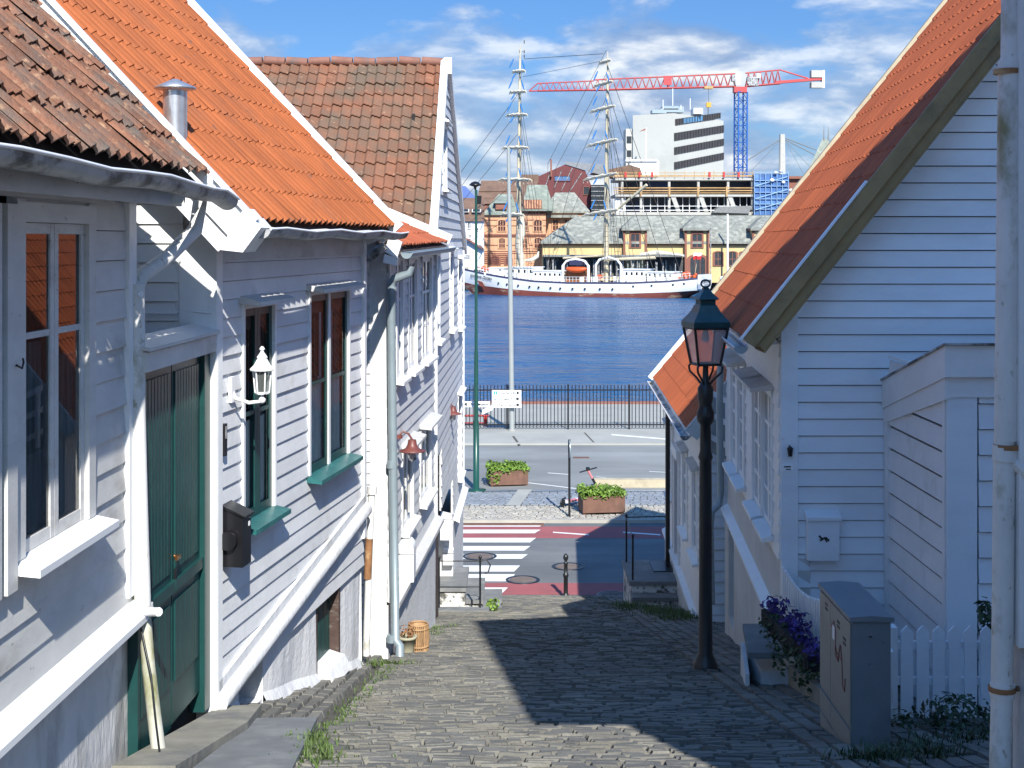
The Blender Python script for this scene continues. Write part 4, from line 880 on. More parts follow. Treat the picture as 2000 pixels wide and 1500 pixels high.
# ------------------------------------------------------------------ cabinet
cx0=2.40; cy0=9.62; cw=.275; cl=.95; cz0=gz(9.9)-.12; ct=P(1667,1205,cy0).z
cb=thing('utility_cabinet','grey street utility cabinet with sloping lid and scribbled red graffiti','utility cabinet',(cx0+cw/2,cy0+cl/2,cz0))
mb=MB(); mb.box(cx0,cx0+cw,cy0,cy0+cl,cz0-.2,ct-.03); mb.build('housing',m_cab,cb)
mb=MB(); mb.prism([V3((cx0-.02,cy0-.02,ct-.03)),V3((cx0-.02,cy0-.02,ct)),V3((cx0+cw/2,cy0-.02,ct+.012)),V3((cx0+cw+.02,cy0-.02,ct)),V3((cx0+cw+.02,cy0-.02,ct-.03))],(0,cl+.04,0)); mb.build('lid',m_cab,cb)
mb=MB(); zs=cz0+.30
for (y0,y1) in ((cy0+.01,cy0+cl*.62),(cy0+cl*.63,cy0+cl-.01)):
    mb.box(cx0-.012,cx0-.001,y0,y1,zs+.03,ct-.05); mb.box(cx0-.012,cx0-.001,y0,y1,zs-.16,zs); mb.box(cx0-.012,cx0-.001,y0,y1,cz0-.1,zs-.172)
dr=mb.build('door_panel',m_cabf,cb)
mb=MB()
for (yy,zz,w_) in ((.12,.20,.05),(.30,.13,.05),(.68,.10,.05)):
    for i in range(2): mb.box(cx0-.014,cx0-.0121,cy0+yy,cy0+yy+w_*1.6,ct-zz-.035*i-.012,ct-zz-.035*i+.008)
mb.build('stickers',m_txt,dr)
mb=MB(); mb.box(cx0-.0145,cx0-.0125,cy0+.46,cy0+.52,ct-.30,ct-.20); mb.build('white_label',m_sign,dr)
mb=MB()
def gf(pts): mb.tube([V3((cx0-.014,cy0+p[0]*cl,ct-p[1])) for p in pts],.0045,5)
gf([(.58,.22),(.50,.16),(.44,.22),(.46,.4),(.36,.42),(.30,.28)]); gf([(.28,.28),(.24,.40),(.22,.55),(.16,.58),(.14,.48)]); gf([(.42,.36),(.26,.38)]); gf([(.44,.33),(.38,.41)])
mb.build('graffiti',mat('red_brown_scribble',(.22,.07,.05),.6,.3),dr)
mb=MB(); mb.box(cx0+.005,cx0+cw-.005,cy0-.004,cy0-.001,cz0+.12,cz0+.126); mb.lathe([(.012,0),(.012,.005)],V3((cx0+.13,cy0-.006,ct-.14)),8); mb.build('seam',m_black,cb)
# stone ramp, low timber edge, bushes
a=gp2(1450,1330)
mb=MB(); mb.prism([V3((2.28,13.15,gz(13.15)+.30)),V3((2.68,13.15,gz(13.15)+.30)),V3((2.72,14.3,gz(14.3)+.50)),V3((2.42,14.3,gz(14.3)+.50))],(0,0,.06)); t=tag(mb.build('stone_ramp',m_slate),'tilted grey stone slab step beside the gable corner','stone step')
mb=MB(); mb.prism([V3((2.27,13.25,gz(14)-.2)),V3((2.31,13.25,gz(14)-.2)),V3((2.45,14.3,gz(14)-.2)),V3((2.40,14.3,gz(14)-.2))],(0,0,.5)); mb.box(2.45,2.72,13.4,14.2,gz(14)-.2,gz(14)+.28); mb.build('side_wall',m_plaster,t)
mb=MB(); mb.ob(V3((2.62,10.9,gz(10.9)-.05)),(0.06,2.3,-.40),(.07,0,0),(0,0,.20)); tag(mb.build('timber_edging',m_stone),'low weathered timber edging below the picket fence','edging')
c=P(1895,1440,10.2); mb=leafball(MB(),(c.x,10.4,gz(10.4)+.10),(.30,.25,.20),420,.06); leafball(mb,(c.x-.35,10.5,gz(10.5)+.05),(.2,.2,.12),160,.05); tag(mb.build('low_bush',m_ivy),'dark low bush growing at the foot of the white picket fence','bush')
c=P(1925,1205,11.4); mb=leafball(MB(),c,(.08,.1,.16),70,.08); tag(mb.build('shrub',m_ivy),'sprig of shrub showing above the picket fence beside the downpipe','shrub')
# ------------------------------------------------------------------ nearest right building (mostly out of frame): unseen hipped roof shaped to throw the street shadow
nb=thing('wooden_house','weathered white wall of the nearest house on the right, at the frame edge','house',(4.5,4,gz(4)))
mb=MB(); mb.box(2.47,8.5,2.95,6.72,3.2,6.35); mb.build('plinth',m_plold,nb)
mb=MB(); mb.box(2.50,8.5,2.95,6.70,6.35,11.1); mb.build('wall',m_old,nb)
mb=MB(); mb.box(2.44,2.50,6.55,6.73,6.3,11.1); mb.build('corner_board',m_white,nb)
q=[(1.9,2.48,11.15),(8.6,2.48,11.15),(8.6,6.95,11.15),(1.9,6.95,11.15),(3.16,4.57,16.4),(8.6,4.57,18.4)]  # invented hip outline with rising ridge, fitted to the shadow it casts
mb=MB(); mb.add(q+[(a,b,c-.16) for a,b,c in q[:4]],[(0,1,5,4),(3,0,4),(2,3,4,5),(1,2,5),(6,7,1,0),(7,8,2,1),(8,9,3,2),(9,6,0,3),(9,8,7,6)]); mb.build('roof',m_orange2,nb)
pd=6.62
mb=MB(); mb.tube([P(1976,-120,pd),P(1974,130,pd)],.048,12); mb.tube([P(1972,120,pd),P(1965,860,pd)],.056,12); mb.tube([P(1962,850,pd),P(1957,1340,pd),P(1953,1520,pd)],.052,12); mb.tube([P(1965,870,pd),P(1963,900,pd)],.062,12); mb.tube([P(1958,1335,pd),P(1957,1360,pd)],.060,12); mb.tube([P(2040,945,6.5),P(1985,905,6.6),P(1968,895,pd)],.04,10)
dn=mb.build('downspout',m_moss,nb)
for py in (140,872,1345):
    mb=MB(); mb.tube([P(1948,py,pd),P(1990,py,pd)],.014,6); mb.lathe([(.066,-.012),(.066,.012)],P(1967 if py<1000 else 1957,py,pd),12); mb.build('pipe_bracket',m_rusty,dn)
# ------------------------------------------------------------------ lower right house
WR=Wall(3.2,22.5,3.52,30.9,-1); 
r2=thing('wooden_house','lower white clapboard house beyond the street lamp, with orange roof ending above the quay','house',(6,27,gz(27)))
sw_=WR.sy; rw=[(sw_(23.6),sw_(24.6)),(sw_(25.6),sw_(26.6)),(sw_(29.3),sw_(30.2))]
mb=clap(WR,MB(),0,WR.L,1.7,5.2,.18,[hole(a,b,2.7,4.2,.08) for a,b in rw]+[(sw_(27.3),sw_(28.3),1.0,3.9)],.028); mb.build('street_clapboards',m_white,r2)
for a,b in rw: window(r2,WR,a,b,2.7,4.2,.09,m_whiteb,m_whiteb,2,(.33,.66),.13,m_whiteb,.16,m_old,sw=.06)
mb=MB(); WR.box(mb,sw_(27.35),sw_(28.25),-.2,-.1,1.3,3.8); dd=mb.build('front_door',m_brownw,r2)
mb=MB(); WR.box(mb,sw_(27.2),sw_(27.35),-.05,.06,1.3,3.95); WR.box(mb,sw_(28.25),sw_(28.4),-.05,.06,1.3,3.95); WR.box(mb,sw_(27.2),sw_(28.4),0,.10,3.85,4.05); mb.build('door_casing',m_whiteb,dd)
mb=MB(); WR.box(mb,0,WR.L,-.3,.05,-.3,1.7); mb.build('foundation',m_warm,r2)
mb=MB(); mb.ob(WR.p(0,0,1.78),WR.t*WR.L,WR.n*.12+V3((0,0,-.06)),(0,0,-.05)); mb.build('base_ledge',m_white,r2)
mb=MB(); WR.box(mb,WR.L-.12,WR.L,0,.04,1.7,5.2); mb.build('corner_board',m_white,r2); mb=MB(); WR.box(mb,0,.12,0,.04,1.7,5.2); mb.build('corner_board',m_white,r2); mb=MB(); WR.box(mb,sw_(28.75),sw_(28.9),0,.05,1.4,5.2); mb.build('corner_board',m_white,r2)
e2=V3((2.90,22.3,5.13)); f2=V3((3.23,31.0,5.13)); U5=(f2-e2).normalized(); L5=(f2-e2).length; V5=V3((math.cos(R(50)),0,math.sin(R(50))))
tiles('roof_tiles',r2,e2,U5,V5,38,13,L5/38,.34,.042,.012,m_orange2,6,.003,shape=1)
mb=MB(); mb.ob(e2+V3((0,0,-.06)),U5*L5,V5*4.5,V3((0,0,-.06))); mb.build('roof_boards',m_white,r2)
mb=MB(); mb.ob(e2+V5*4.5,U5*L5,V3((3,0,-3.5)),V3((0,0,-.06))); mb.build('rear_roof_slope',m_orange2,r2)
n5=V3((-V5.z,0,V5.x)); mb=MB(); mb.ob(f2-V5*.06+n5*.12,V5*4.6,V3((0,.1,0)),-n5*.24); mb.build('barge_board',m_whiteb,r2)
mb=MB(); mb.ob(e2-V5*.02+n5*.08+V3((0,-.06,0)),V5*4.6,V3((0,.05,0)),-n5*.26); mb.build('barge_board',m_old,r2)
gutter(r2,[e2+U5*(L5*i/8)+V3((-.07,0,-.07)) for i in range(9)],.075,m_gutter,m_gutlip)
G5=Wall(3.2,22.5,8,22.5)
def lim5(z):
    a=0 if z<5.2 else (z-5.2)/math.tan(R(50)); return (a,4.8)
mb=clap(G5,MB(),0,4.8,1.9,8.6,.18,[],.024,lim5); mb.build('gable_clapboards',m_white,r2)
mb=MB(); mb.box(3.6,8,22.9,30.5,-.5,5.1); mb.add([(3.25,22.58,1),(8,22.58,1),(8,22.58,10.5),(3.25,22.58,5.2)],[(0,1,2,3)]); mb.build('interior',m_dark,r2)
mb=MB(); mb.box(3.55,8,30.86,30.9,-.3,5.2); mb.prism([V3((3.5,30.86,5.2)),V3((8,30.86,5.2)),V3((8,30.86,9))],(0,.04,0)); mb.build('far_gable',m_white,r2)
mb=MB(); q=WR.p(sw_(28.9),.14,0); mb.tube([q+V3((0,0,5.05)),q+V3((0,0,1.3))],.05,10); mb.build('downspout',m_black,r2)
# white glazed balcony between the right houses
bl=thing('balcony','small white balcony railing with dark panels between the two right-hand houses','balcony',P(1400,860,21.2))
mb=MB()
for (y0,y1) in ((765,775),(808,818),(850,862)): 
    a,b=P(1385,y1,21.2),P(1430,y0+30,21.2); mb.ob(P(1380,y1-8,21.2),P(1432,y1+22,21.0)-P(1380,y1-8,21.2),(0,.06,0),(0,0,.09))
mb.tube([P(1384,770,21.1),P(1384,880,21.1)],.04,6); mb.tube([P(1421,790,21.0),P(1421,890,21.0)],.04,6); mb.build('rails',m_whiteb,bl)
mb=MB(); mb.ob(P(1380,880,21.4),P(1432,905,21.3)-P(1380,880,21.4),(0,.03,0),(0,0,.9)); mb.build('panel',m_zinc,bl)
# red letterbox by the lower door
c=P(1329,1040,29.4); mb=MB(); mb.prism([V3((c.x-.07,29.5,c.z-.34)),V3((c.x+.09,29.5,c.z-.34)),V3((c.x+.09,29.5,c.z+.16)),V3((c.x-.07,29.5,c.z+.22))],(0,.25,0)); tag(mb.build('mailbox',m_rustlamp),'dark red letterbox beside the stair of the lower right house','mailbox')
# steps of the lower right house
s5=thing('stone_steps','stone landing with two steps, iron railing and doormat at the lower right house','stairs',(2.9,28,gz(28)))
mb=MB(); mb.box(2.38,3.42,27.6,29.5,1.27,1.35); mb.box(2.40,3.40,27.25,27.62,1.04,1.12); mb.build('treads',m_slate,s5)
mb=MB(); mb.box(2.41,3.42,27.64,29.45,-.2,1.27); mb.box(2.43,3.39,27.29,27.64,.2,1.04); mb.build('risers',m_stw,s5)
mb=MB()
for (y,zt) in ((29.3,2.35),(27.75,2.25)): mb.tube([(2.46,y,1.3),(2.46,y,zt)],.022,8); mb.ball((2.46,y,zt),.035)
mb.tube([(2.46,29.3,2.31),(3.35,29.4,2.31)],.012,6); mb.tube([(2.46,29.3,2.31),(2.46,27.75,2.2)],.012,6); mb.build('railing',m_black,s5)
mb=MB(); mb.box(2.95,3.38,28.4,29.3,1.352,1.37); tag(mb.build('doormat',m_black),'black doormat on the landing of the right-hand steps','doormat')
# ------------------------------------------------------------------ street lamp
lx,ly=(1378-CX)*14.9/F,14.9; lb=P(1378,1303,14.9).z; pm=1/178.5
sl_=thing('street_lamp','old-fashioned cast iron street lamp with a tapered glass lantern','street lamp',(lx,ly,lb))
zz=lambda py:(1303-py)*pm
mb=MB(); mb.lathe([(.14,-.1),(.14,.03),(.12,.06),(.10,.11),(.078,.15),(.072,1.0),(.070,zz(960)),(.067,zz(900)),(.082,zz(893)),(.063,zz(880)),(.060,zz(830)),(.095,zz(822)),(.100,zz(806)),(.078,zz(798)),(.070,zz(790)),(.085,zz(780)),(.088,zz(758)),(.06,zz(750)),(.035,zz(744)),(.03,zz(712))],(lx,ly,lb),18); mb.build('post',m_black,sl_)
mb=MB()
for k_ in range(4):
    a=R(12)+math.pi/2*k_+math.pi/4; dx,dy=math.cos(a),math.sin(a)
    mb.tube([V3((lx+dx*r,ly+dy*r,lb+zz(py))) for r,py in ((.05,750),(.11,738),(.19,726),(.20,716),(.17,710),(.155,713))],.013,7)
mb.build('scroll_brackets',m_black,sl_)
def ring4(r,py): return [V3((lx+r*math.sqrt(2)*math.cos(R(12)+math.pi/4+math.pi/2*i),ly+r*math.sqrt(2)*math.sin(R(12)+math.pi/4+math.pi/2*i),lb+zz(py))) for i in range(4)]
def frus(mb,rs):
    for (r0,p0),(r1,p1) in zip(rs,rs[1:]):
        a,b=ring4(r0,p0),ring4(r1,p1)
        for i in range(4): mb.quad(a[i],a[(i+1)%4],b[(i+1)%4],b[i])
    return mb
mb=MB(); rr=.192; frus(mb,[(rr,640),(rr+.015,637),(rr+.015,628),(rr-.06,610),(.095,596),(.085,594),(.085,586),(.115,584),(.10,580),(.06,572),(.035,566),(.03,562)]); mb.tube([V3((lx+.05*math.cos(a),ly+.0,lb+zz(554)+.04*math.sin(a))) for a in [2*math.pi*i/14 for i in range(15)]],.011,6); mb.build('lantern_roof',m_lampgreen,sl_)
mb=MB(); A4,B4=ring4(rr-.004,640),ring4(.125,711)
for i in range(4): mb.tube([A4[i],B4[i]],.016,6); mb.tube([B4[i],B4[(i+1)%4]],.014,6); mb.tube([A4[i],A4[(i+1)%4]],.014,6)
mb.build('lantern_frame',m_black,sl_)
mb=MB(); frus(mb,[(.122,709),(rr-.01,640)]); mb.build('lantern_glass',m_lglass,sl_)
mb=MB(); mb.lathe([(.03,zz(668)),(.045,zz(660)),(.03,zz(648)),(.035,zz(640))],(lx,ly,lb),10); mb.build('bulb',m_sign,sl_)
# ------------------------------------------------------------------ bollard
x,y=gp2(1105,1170); y=31.4; x=(1105-CX)*y/F; mb=MB(); mb.lathe([(.08,-.05),(.08,.04),(.055,.07),(.05,.1),(.048,.45),(.065,.47),(.065,.52),(.045,.54),(.042,.74),(.06,.77),(.035,.80),(.03,.82),(.06,.88),(.06,.93),(.03,.98),(.0,1.0)],(x,y,gz(y)),14); tag(mb.build('bollard',m_black),'slim black iron bollard where the cobbles meet the road','bollard')
# ------------------------------------------------------------------ pole with side-on sign, planters, scooter
x,y=gp(1112,1008,.09); t=thing('sign_post','thin black pole with a traffic sign seen edge-on beside the planter','sign post',(x,y,.08))
mb=MB(); mb.tube([(x,y,.0),(x,y,2.36)],.035,10); mb.build('pole',m_black,t)
mb=MB(); Rz=Matrix.Rotation(R(4),3,'Z'); c=V3((x,y,2.08)); mb.add([c+Rz@V3((dx*.012,.28*math.cos(a),.28*math.sin(a))) for dx in (-1,1) for a in [2*math.pi*i/20 for i in range(20)]],[list(range(20)),list(range(20,40))]+[(i,(i+1)%20,20+(i+1)%20,20+i) for i in range(20)]); mb.build('sign_disc',m_zinc,t)
def planter(px0,px1,py,d,wd,hh,lab,ang):
    x0,x1=(px0-CX)*d/F,(px1-CX)*d/F; c=V3(((x0+x1)/2,d,.09)); t=thing('planter',lab,'planter',c,'rusty steel planters with green hedge')
    Rm=Matrix.Rotation(R(ang),3,'Z'); hx=(x1-x0)/2
    def tr(q): return c+Rm@V3(q)
    mb=MB(); vs=[tr((sx*hx,sy*wd/2,z)) for z in (.06,hh) for sx,sy in ((-1,-1),(1,-1),(1,1),(-1,1))]
    mb.add(vs,[(0,1,2,3),(0,1,5,4),(1,2,6,5),(2,3,7,6),(3,0,4,7)]); 
    for sx in (-1,1):
        for sy in (-1,1): mb.ob(tr((sx*hx*.9-.04,sy*wd*.4-.04,-.02)),Rm@V3((.08,0,0)),Rm@V3((0,.08,0)),(0,0,.09))
    for sy in (-1,1): mb.ob(tr((-hx,sy*wd/2-.015,hh-.03)),Rm@V3((2*hx,0,0)),Rm@V3((0,.03,0)),(0,0,.035))
    mb.build('steel_box',m_rust,t)
    mb=MB(); n=7
    for i in range(n):
        for j in range(3): leafball(mb,tr((hx*(-.85+1.7*i/(n-1)),wd*(-.35+.35*j),hh+.07+.05*math.sin(i*1.7+j))),(hx*.30,wd*.3,.17),75,.11)
    mb.build('hedge',m_leaf,t)
    mb=MB(); mb.ob(tr((-hx+.02,-wd/2+.02,hh-.09)),Rm@V3((2*hx-.04,0,0)),Rm@V3((0,wd-.04,0)),(0,0,.03)); mb.build('soil',m_joint,t)
    return t
p1=planter(1133,1216,1008,41.0,.8,.55,'rusty steel planter with trimmed green hedge next to the scooter',8)
p2=planter(954,1028,955,45.6,.8,.52,'rusty steel planter with green hedge next to the green lamp pole',10)
mb=MB(); c=V3(((965-CX)*45.3/F,45.2,.5)); leafball(mb,c,(.28,.2,.35),160,.12); mb.build('drooping_hedge',m_leaf,p2)
sx0,sy0=gp(1120,988,.09)
sc=thing('electric_scooter','pink and black electric scooter parked behind the planter','scooter',(sx0,sy0,.09))
hx_,hy_=gp(1158,975,.09)
A=V3((sx0-.34,sy0-.2,.20)); B=V3((hx_+.22,hy_+.15,.20))
dv=(B-A).normalized(); sd=V3((-dv.y,dv.x,0))
mb=MB(); mb.ob(A-sd*.08+dv*.12,dv*.72,sd*.16,(0,0,.05)); mb.build('deck',m_sign,sc)
mb=MB(); mb.ob(A-sd*.082+dv*.25,dv*.45,sd*.164,(0,0,.012)+V3((0,0,0)) if 0 else V3((0,0,.055))); mb.build('deck_grip',mat('pink_scooter_panel',(.60,.20,.20),.5,.1),sc)
def wheel(c):
    m_=MB(); n=18; vs=[]
    for r,o in ((.11,-.025),(.125,0),(.11,.025)):
        for i in range(n): a=2*math.pi*i/n; vs.append(c+dv*(r*math.cos(a))+V3((0,0,r*math.sin(a)))+sd*o)
    m_.add(vs,[(q*n+i,q*n+(i+1)%n,(q+1)*n+(i+1)%n,(q+1)*n+i) for q in (0,1) for i in range(n)]+[list(range(n)),list(range(2*n,3*n))],False); return m_
wheel(A+V3((0,0,.02))).build('wheel',m_black,sc); wheel(B+V3((0,0,.02))).build('wheel',m_black,sc)
top=P(1148,918,B.y-.1); low=B+V3((0,0,.1))
mb=MB(); mb.tube([A+V3((-.0,0,.13)),A+dv*.14+V3((0,0,.15))],.03,8); mb.build('mudguard',m_black,sc)
mb=MB(); mb.tube([low,low+(top-low)*.12],.045,10); mb.tube([low+(top-low)*.30,low+(top-low)*.62],.042,10); st_=mb.build('stem',m_black,sc)
mb=MB(); mb.tube([low+(top-low)*.12,low+(top-low)*.31],.044,10); mb.tube([low+(top-low)*.61,low+(top-low)*.97],.036,10); mb.build('stem_sleeve',bpy.data.materials['pink_scooter_panel'],st_)
mb=MB(); u=V3((.9,.5,.16)).normalized(); mb.tube([top-u*.30,top-u*.1,top+u*.1,top+u*.34],.022,8); mb.ob(top-V3((.06,.05,.0)),(.12,0,0),(0,.10,0),(0,0,.09)); mb.build('handlebar',m_black,sc)
# timber kerb
mb=MB(); x0,_=gp(1163,960,.1); mb.box(x0,x0+6,45.0,45.35,.1,.36)
tag(mb.build('timber_kerb',mat('pale_weathered_timber',(.42,.36,.25),.8,.15,3,(.3,.25,.18))),'long pale timber kerb beam at the edge of the parking area','kerb beam')
# green lamp pole
x,y=gp(930,957,.09); t=thing('street_lamp','tall slim dark green lamp post at the edge of the square','street lamp',(x,y,.09)); top=P(925,362,y)
mb=MB(); mb.lathe([(.33,.0),(.33,.02),(.1,.03),(.095,2.2),(.075,2.3),(.065,4.5),(.05,4.6),(.042,top.z-.09-.15)],(x,y,.09),14); mb.build('pole',m_polegreen,t)
mb=MB(); mb.lathe([(.03,-.15),(.05,-.05),(.2,.0),(.2,.02),(.12,.1),(.03,.13)],(x-.03,y,top.z),14); mb.ob((x-.0,y-.03,top.z-.62),(.16,0,-.0),(0,.06,0),(.02,0,.28)); mb.build('lamp_head',m_blackp,t)
mb=MB(); c=P(929,858,y); mb.lathe([(.083,-.22),(.083,.22)],(x,y,c.z),14); mb.build('sticker',m_sign,t)
# flag pole with signs
y=58.2; x=0.0; t=thing('flag_pole','tall pale grey metal pole rising behind the quay fence','pole',(x,y,.14)); top=P(993,288,y)
mb=MB(); mb.tube([(x,y,.1),((997-CX)*y/F,y,P(0,560,y).z),(top.x,y,top.z)],[.11,.10,.07],14); mb.build('shaft',m_poleg,t)
mb=MB(); mb.tube([(x,y,.05),(x,y,.2)],.16,12); mb.build('base',m_conc,t)
# direction signs, on their own post in front of the fence
yS=57.3
def sgn(x0,y0,x1,y1,d,rows,lab,left=False,post=None):
    a,b=P(x0,y1,d),P(x1,y0,d); t=thing('direction_sign',lab,'direction sign',(a.x,d,a.z)); n=len(rows); hh=(b.z-a.z)/n
    for i,(ic,tx,sz) in enumerate(rows):
        z1=b.z-i*hh; mb=MB(); mb.box(a.x,b.x,d-.02,d,z1-hh+.02,z1); p=mb.build('sign_panel',m_sign,t); zc_=z1-hh/2+.01
        mb=MB(); q=hh*.36
        if left: mb.prism([V3((a.x+.06,d-.023,zc_)),V3((a.x+.06+q*1.5,d-.023,zc_+q)),V3((a.x+.06+q*1.5,d-.023,zc_-q))],(0,.002,0))
        else: mb.prism([V3((b.x-.06,d-.023,zc_)),V3((b.x-.06-q*1.5,d-.023,zc_+q)),V3((b.x-.06-q*1.5,d-.023,zc_-q))],(0,.002,0))
        mb.build('arrow',m_txt,p)
        xs=a.x+ (.30 if not left else .28)
        if ic=='i':
            mb=MB(); mb.box(a.x+.08,a.x+.08+hh*.55,d-.023,d-.021,zc_-hh*.28,zc_+hh*.28); pp=mb.build('pictogram',mat('info_green',(.0,.30,.28),.5,0),p); text('i',hh*.6,(a.x+.08+hh*.27,d-.026,zc_),m_sign,p)
        elif ic=='-':
            mb=MB(); mb.prism([V3((a.x+.07,d-.023,zc_+.02)),V3((a.x+.22,d-.023,zc_+.02)),V3((a.x+.19,d-.023,zc_-.03)),V3((a.x+.09,d-.023,zc_-.03))],(0,.002,0)); mb.build('pictogram',m_txt,p)
        elif ic=='o':
            mb=MB(); mb.tube([V3((a.x+.14+.05*math.cos(u_),d-.022,zc_+.05*math.sin(u_))) for u_ in [2*math.pi*i_/16 for i_ in range(17)]],.008,5); mb.build('pictogram',m_zinc,p)
        if tx: text(tx,sz,(xs,d-.024,zc_),m_txt,p,ax='LEFT')
    return t
t=sgn(961,762,1018,797,57.9,[('i','Tourist Info',.15),('-','Hurtigbåt, Ryfylke',.115),('o','Ferry Terminal',.14)],'white three-row direction sign reading Tourist Info on the pale pole')
yG=45.1
t=sgn(902,784,957,796,yG,[('','Torget',.11)],'white double direction board across the green lamp post',True)
text('Museum',.10,P(944,790,yG-.03),m_txt,t)
mb=MB(); a=P(940,806,45.0); b=P(962,797,44.9); mb.ob(P(942,810,45.2),P(963,800,45.0)-P(942,810,45.2),(0,.02,0),(0,0,.16)); t=tag(mb.build('street_sign',m_sign),'small tilted white sign board on the green lamp post','sign')
# quay fence
fe=thing('quay_fence','long dark steel bar fence along the quay edge of the harbour','fence',(0,58.6,.14))
yF=58.6; zt=P(0,752,yF).z
mb=MB(); x=-14
while x<16:
    mb.box(x,x+.034,yF,yF+.03,.2,zt); x+=.152
mb.box(-14,16,yF+.005,yF+.04,zt-.24,zt-.19); mb.box(-14,16,yF+.005,yF+.04,.32,.37)
mb.build('bar_panel',m_blackp,fe)
for i in range(11):
    x=-13.6+2.63*i+.2; mb=MB(); mb.box(x,x+.07,yF-.01,yF+.06,.1,zt+.03); mb.build('post',m_blackp,fe)
# red gangway barrier by the fence and parked bicycle-like rack are one barrier
mb=MB(); yb=59.8
for px in (903,947,950): mb.tube([P(px,812,yb),P(px,846,yb)],.05,6)
mb.tube([P(890,812,yb),P(955,812,yb)],.045,6); mb.tube([P(890,826,yb),P(952,826,yb)],.03,6); tag(mb.build('red_barrier',m_redpaint),'red steel barrier behind the fence at the left, beside the green lamp post','barrier')
# ------------------------------------------------------------------ SHIP
m_hull=mat('white_hull_paint',(.74,.74,.73),.4,.05,.25,(.60,.58,.55),(.6,.8))
m_boot=mat('red_brown_antifouling',(.19,.05,.035),.6,.25,.3,(.42,.33,.22),(.57,.66),stretch=(1,1,3))
m_rail=mat('dark_violet_rail',(.035,.035,.075),.5,.1)
m_spar=mat('buff_spar_paint',(.55,.47,.32),.5,.15,.6,(.30,.24,.15),(.6,.75))
m_bluesail=mat('blue_sail_cover',(.02,.16,.42),.7,.15)
m_rope=mat('dark_rigging',(.05,.045,.04),.8,.1)
m_deckh=mat('white_deckhouse',(.80,.80,.78),.5,.05,.6,(.5,.5,.48),(.62,.75))
m_canvas=mat('furled_sailcloth',(.62,.56,.44),.85,.2,1.5)
m_oboat=mat('orange_lifeboat',(.60,.09,.02),.5,.1)
S0=V3((31.5,224.5,0)); B0=V3((-9.2,243,0)); AX=(B0-S0); SL=AX.length; AX=AX.normalized(); NS=V3((AX.y,-AX.x,0)); NS=NS if NS.y<0 else -NS
WZ=-1.2
def itp(t,pts):
    for (a,u),(b,v_) in zip(pts,pts[1:]):
        if t<=b: 
            f=(t-a)/(b-a); return u+(v_-u)*f
    return pts[-1][1]
def sp(t,off,z): return S0+AX*(SL*t)+NS*off+V3((0,0,z))
hb=lambda t: itp(t,[(0,3.0),(.1,3.7),(.3,4.3),(.6,4.3),(.78,3.4),(.9,1.9),(.97,.7),(1,.06)])
rz=lambda t: itp(t,[(0,2.25),(.1,1.75),(.25,1.4),(.5,1.28),(.65,1.5),(.75,1.95),(.87,2.6),(.93,3.0),(1,3.45)])
bz=lambda t: itp(t,[(0,.15),(.1,-.2),(.25,-.5),(.5,-.55),(.65,-.35),(.75,-.1),(.93,.5),(1,1.0)])
ship=thing('sailing_ship','white two-masted square-rigged sailing ship moored along the far quay','sailing ship',S0+AX*SL*.5+V3((0,0,WZ)))
ts=[i/40 for i in range(41)]
def strip(rows,name,m,par):
    mb=MB(); k=len(rows(0))
    for side in (1,-1):
        vs=[]
        for t in ts:
            for (o,z) in rows(t): vs.append(sp(t+ (0 if t<1 else 0),o*side,z))
        mb.add(vs,[(i*k+j,(i+1)*k+j,(i+1)*k+j+1,i*k+j+1) for i in range(len(ts)-1) for j in range(k-1)],True)
    return mb.build(name,m,par)
hull=strip(lambda t:[(hb(t)*itp(t,[(0,.80),(.15,.93),(.8,.93),(1,.6)]),bz(t)),(hb(t)*.98,bz(t)+.45*(rz(t)-bz(t))),(hb(t),rz(t)-.28)],'hull',m_hull,ship)
def lowrow(t):
    f=itp(t,[(0,.80),(.15,.93),(.8,.93),(1,.6)]); w2=itp(t,[(0,.05),(.06,.25),(.15,.75),(.4,.9),(.75,.8),(.92,.25),(.96,.03),(1,.0)])
    zb=itp(t,[(0,.05),(.05,-.9),(.1,-2.6),(.9,-2.6),(.95,-1.0),(1,.9)])
    return [(hb(t)*w2,zb),(hb(t)*(w2*.5+f*.5),(zb*.55+bz(t)*.45)),(hb(t)*f,bz(t))]
strip(lowrow,'red_underwater_hull',m_boot,ship)
strip(lambda t:[(hb(t)+.03,rz(t)-.30),(hb(t)+.05,rz(t)),(hb(t)-.2,rz(t)+.01)],'rail_band',m_rail,ship)
mb=MB(); vs=[]
for t in ts: vs+=[sp(t,hb(t)-.1,rz(t)-.75),sp(t,-hb(t)+.1,rz(t)-.75)]
mb.add(vs,[(2*i,2*i+2,2*i+3,2*i+1) for i in range(40)]); mb.build('deck',m_spar,ship)
# transom
mb=MB(); mb.prism([sp(-.012,3.1,2.7),sp(-.012,3.2,1.2),sp(-.010,2.7,.35),sp(-.008,1.5,-.1),sp(-.008,-1.5,-.1),sp(-.010,-2.7,.35),sp(-.012,-3.2,1.2),sp(-.012,-3.1,2.7)],AX*.5); tr_=mb.build('transom',m_hull,ship)
ang=math.atan2(-NS.x*-1,-NS.y*-1)
rx=Matrix((( -NS.x if 0 else NS.x,0,-AX.x),(NS.y,0,-AX.y),(0,1,0))).to_euler()
xd=-NS if (-NS).x>0 else NS
rm=Matrix((xd,V3((0,0,1)),xd.cross(V3((0,0,1))))).transposed().to_euler()
text('FRYDERYK CHOPIN',.62,sp(-.0135,0,1.55),m_txt,tr_,rm); text('SZCZECIN',.55,sp(-.0135,0,.85),m_txt,tr_,rm)
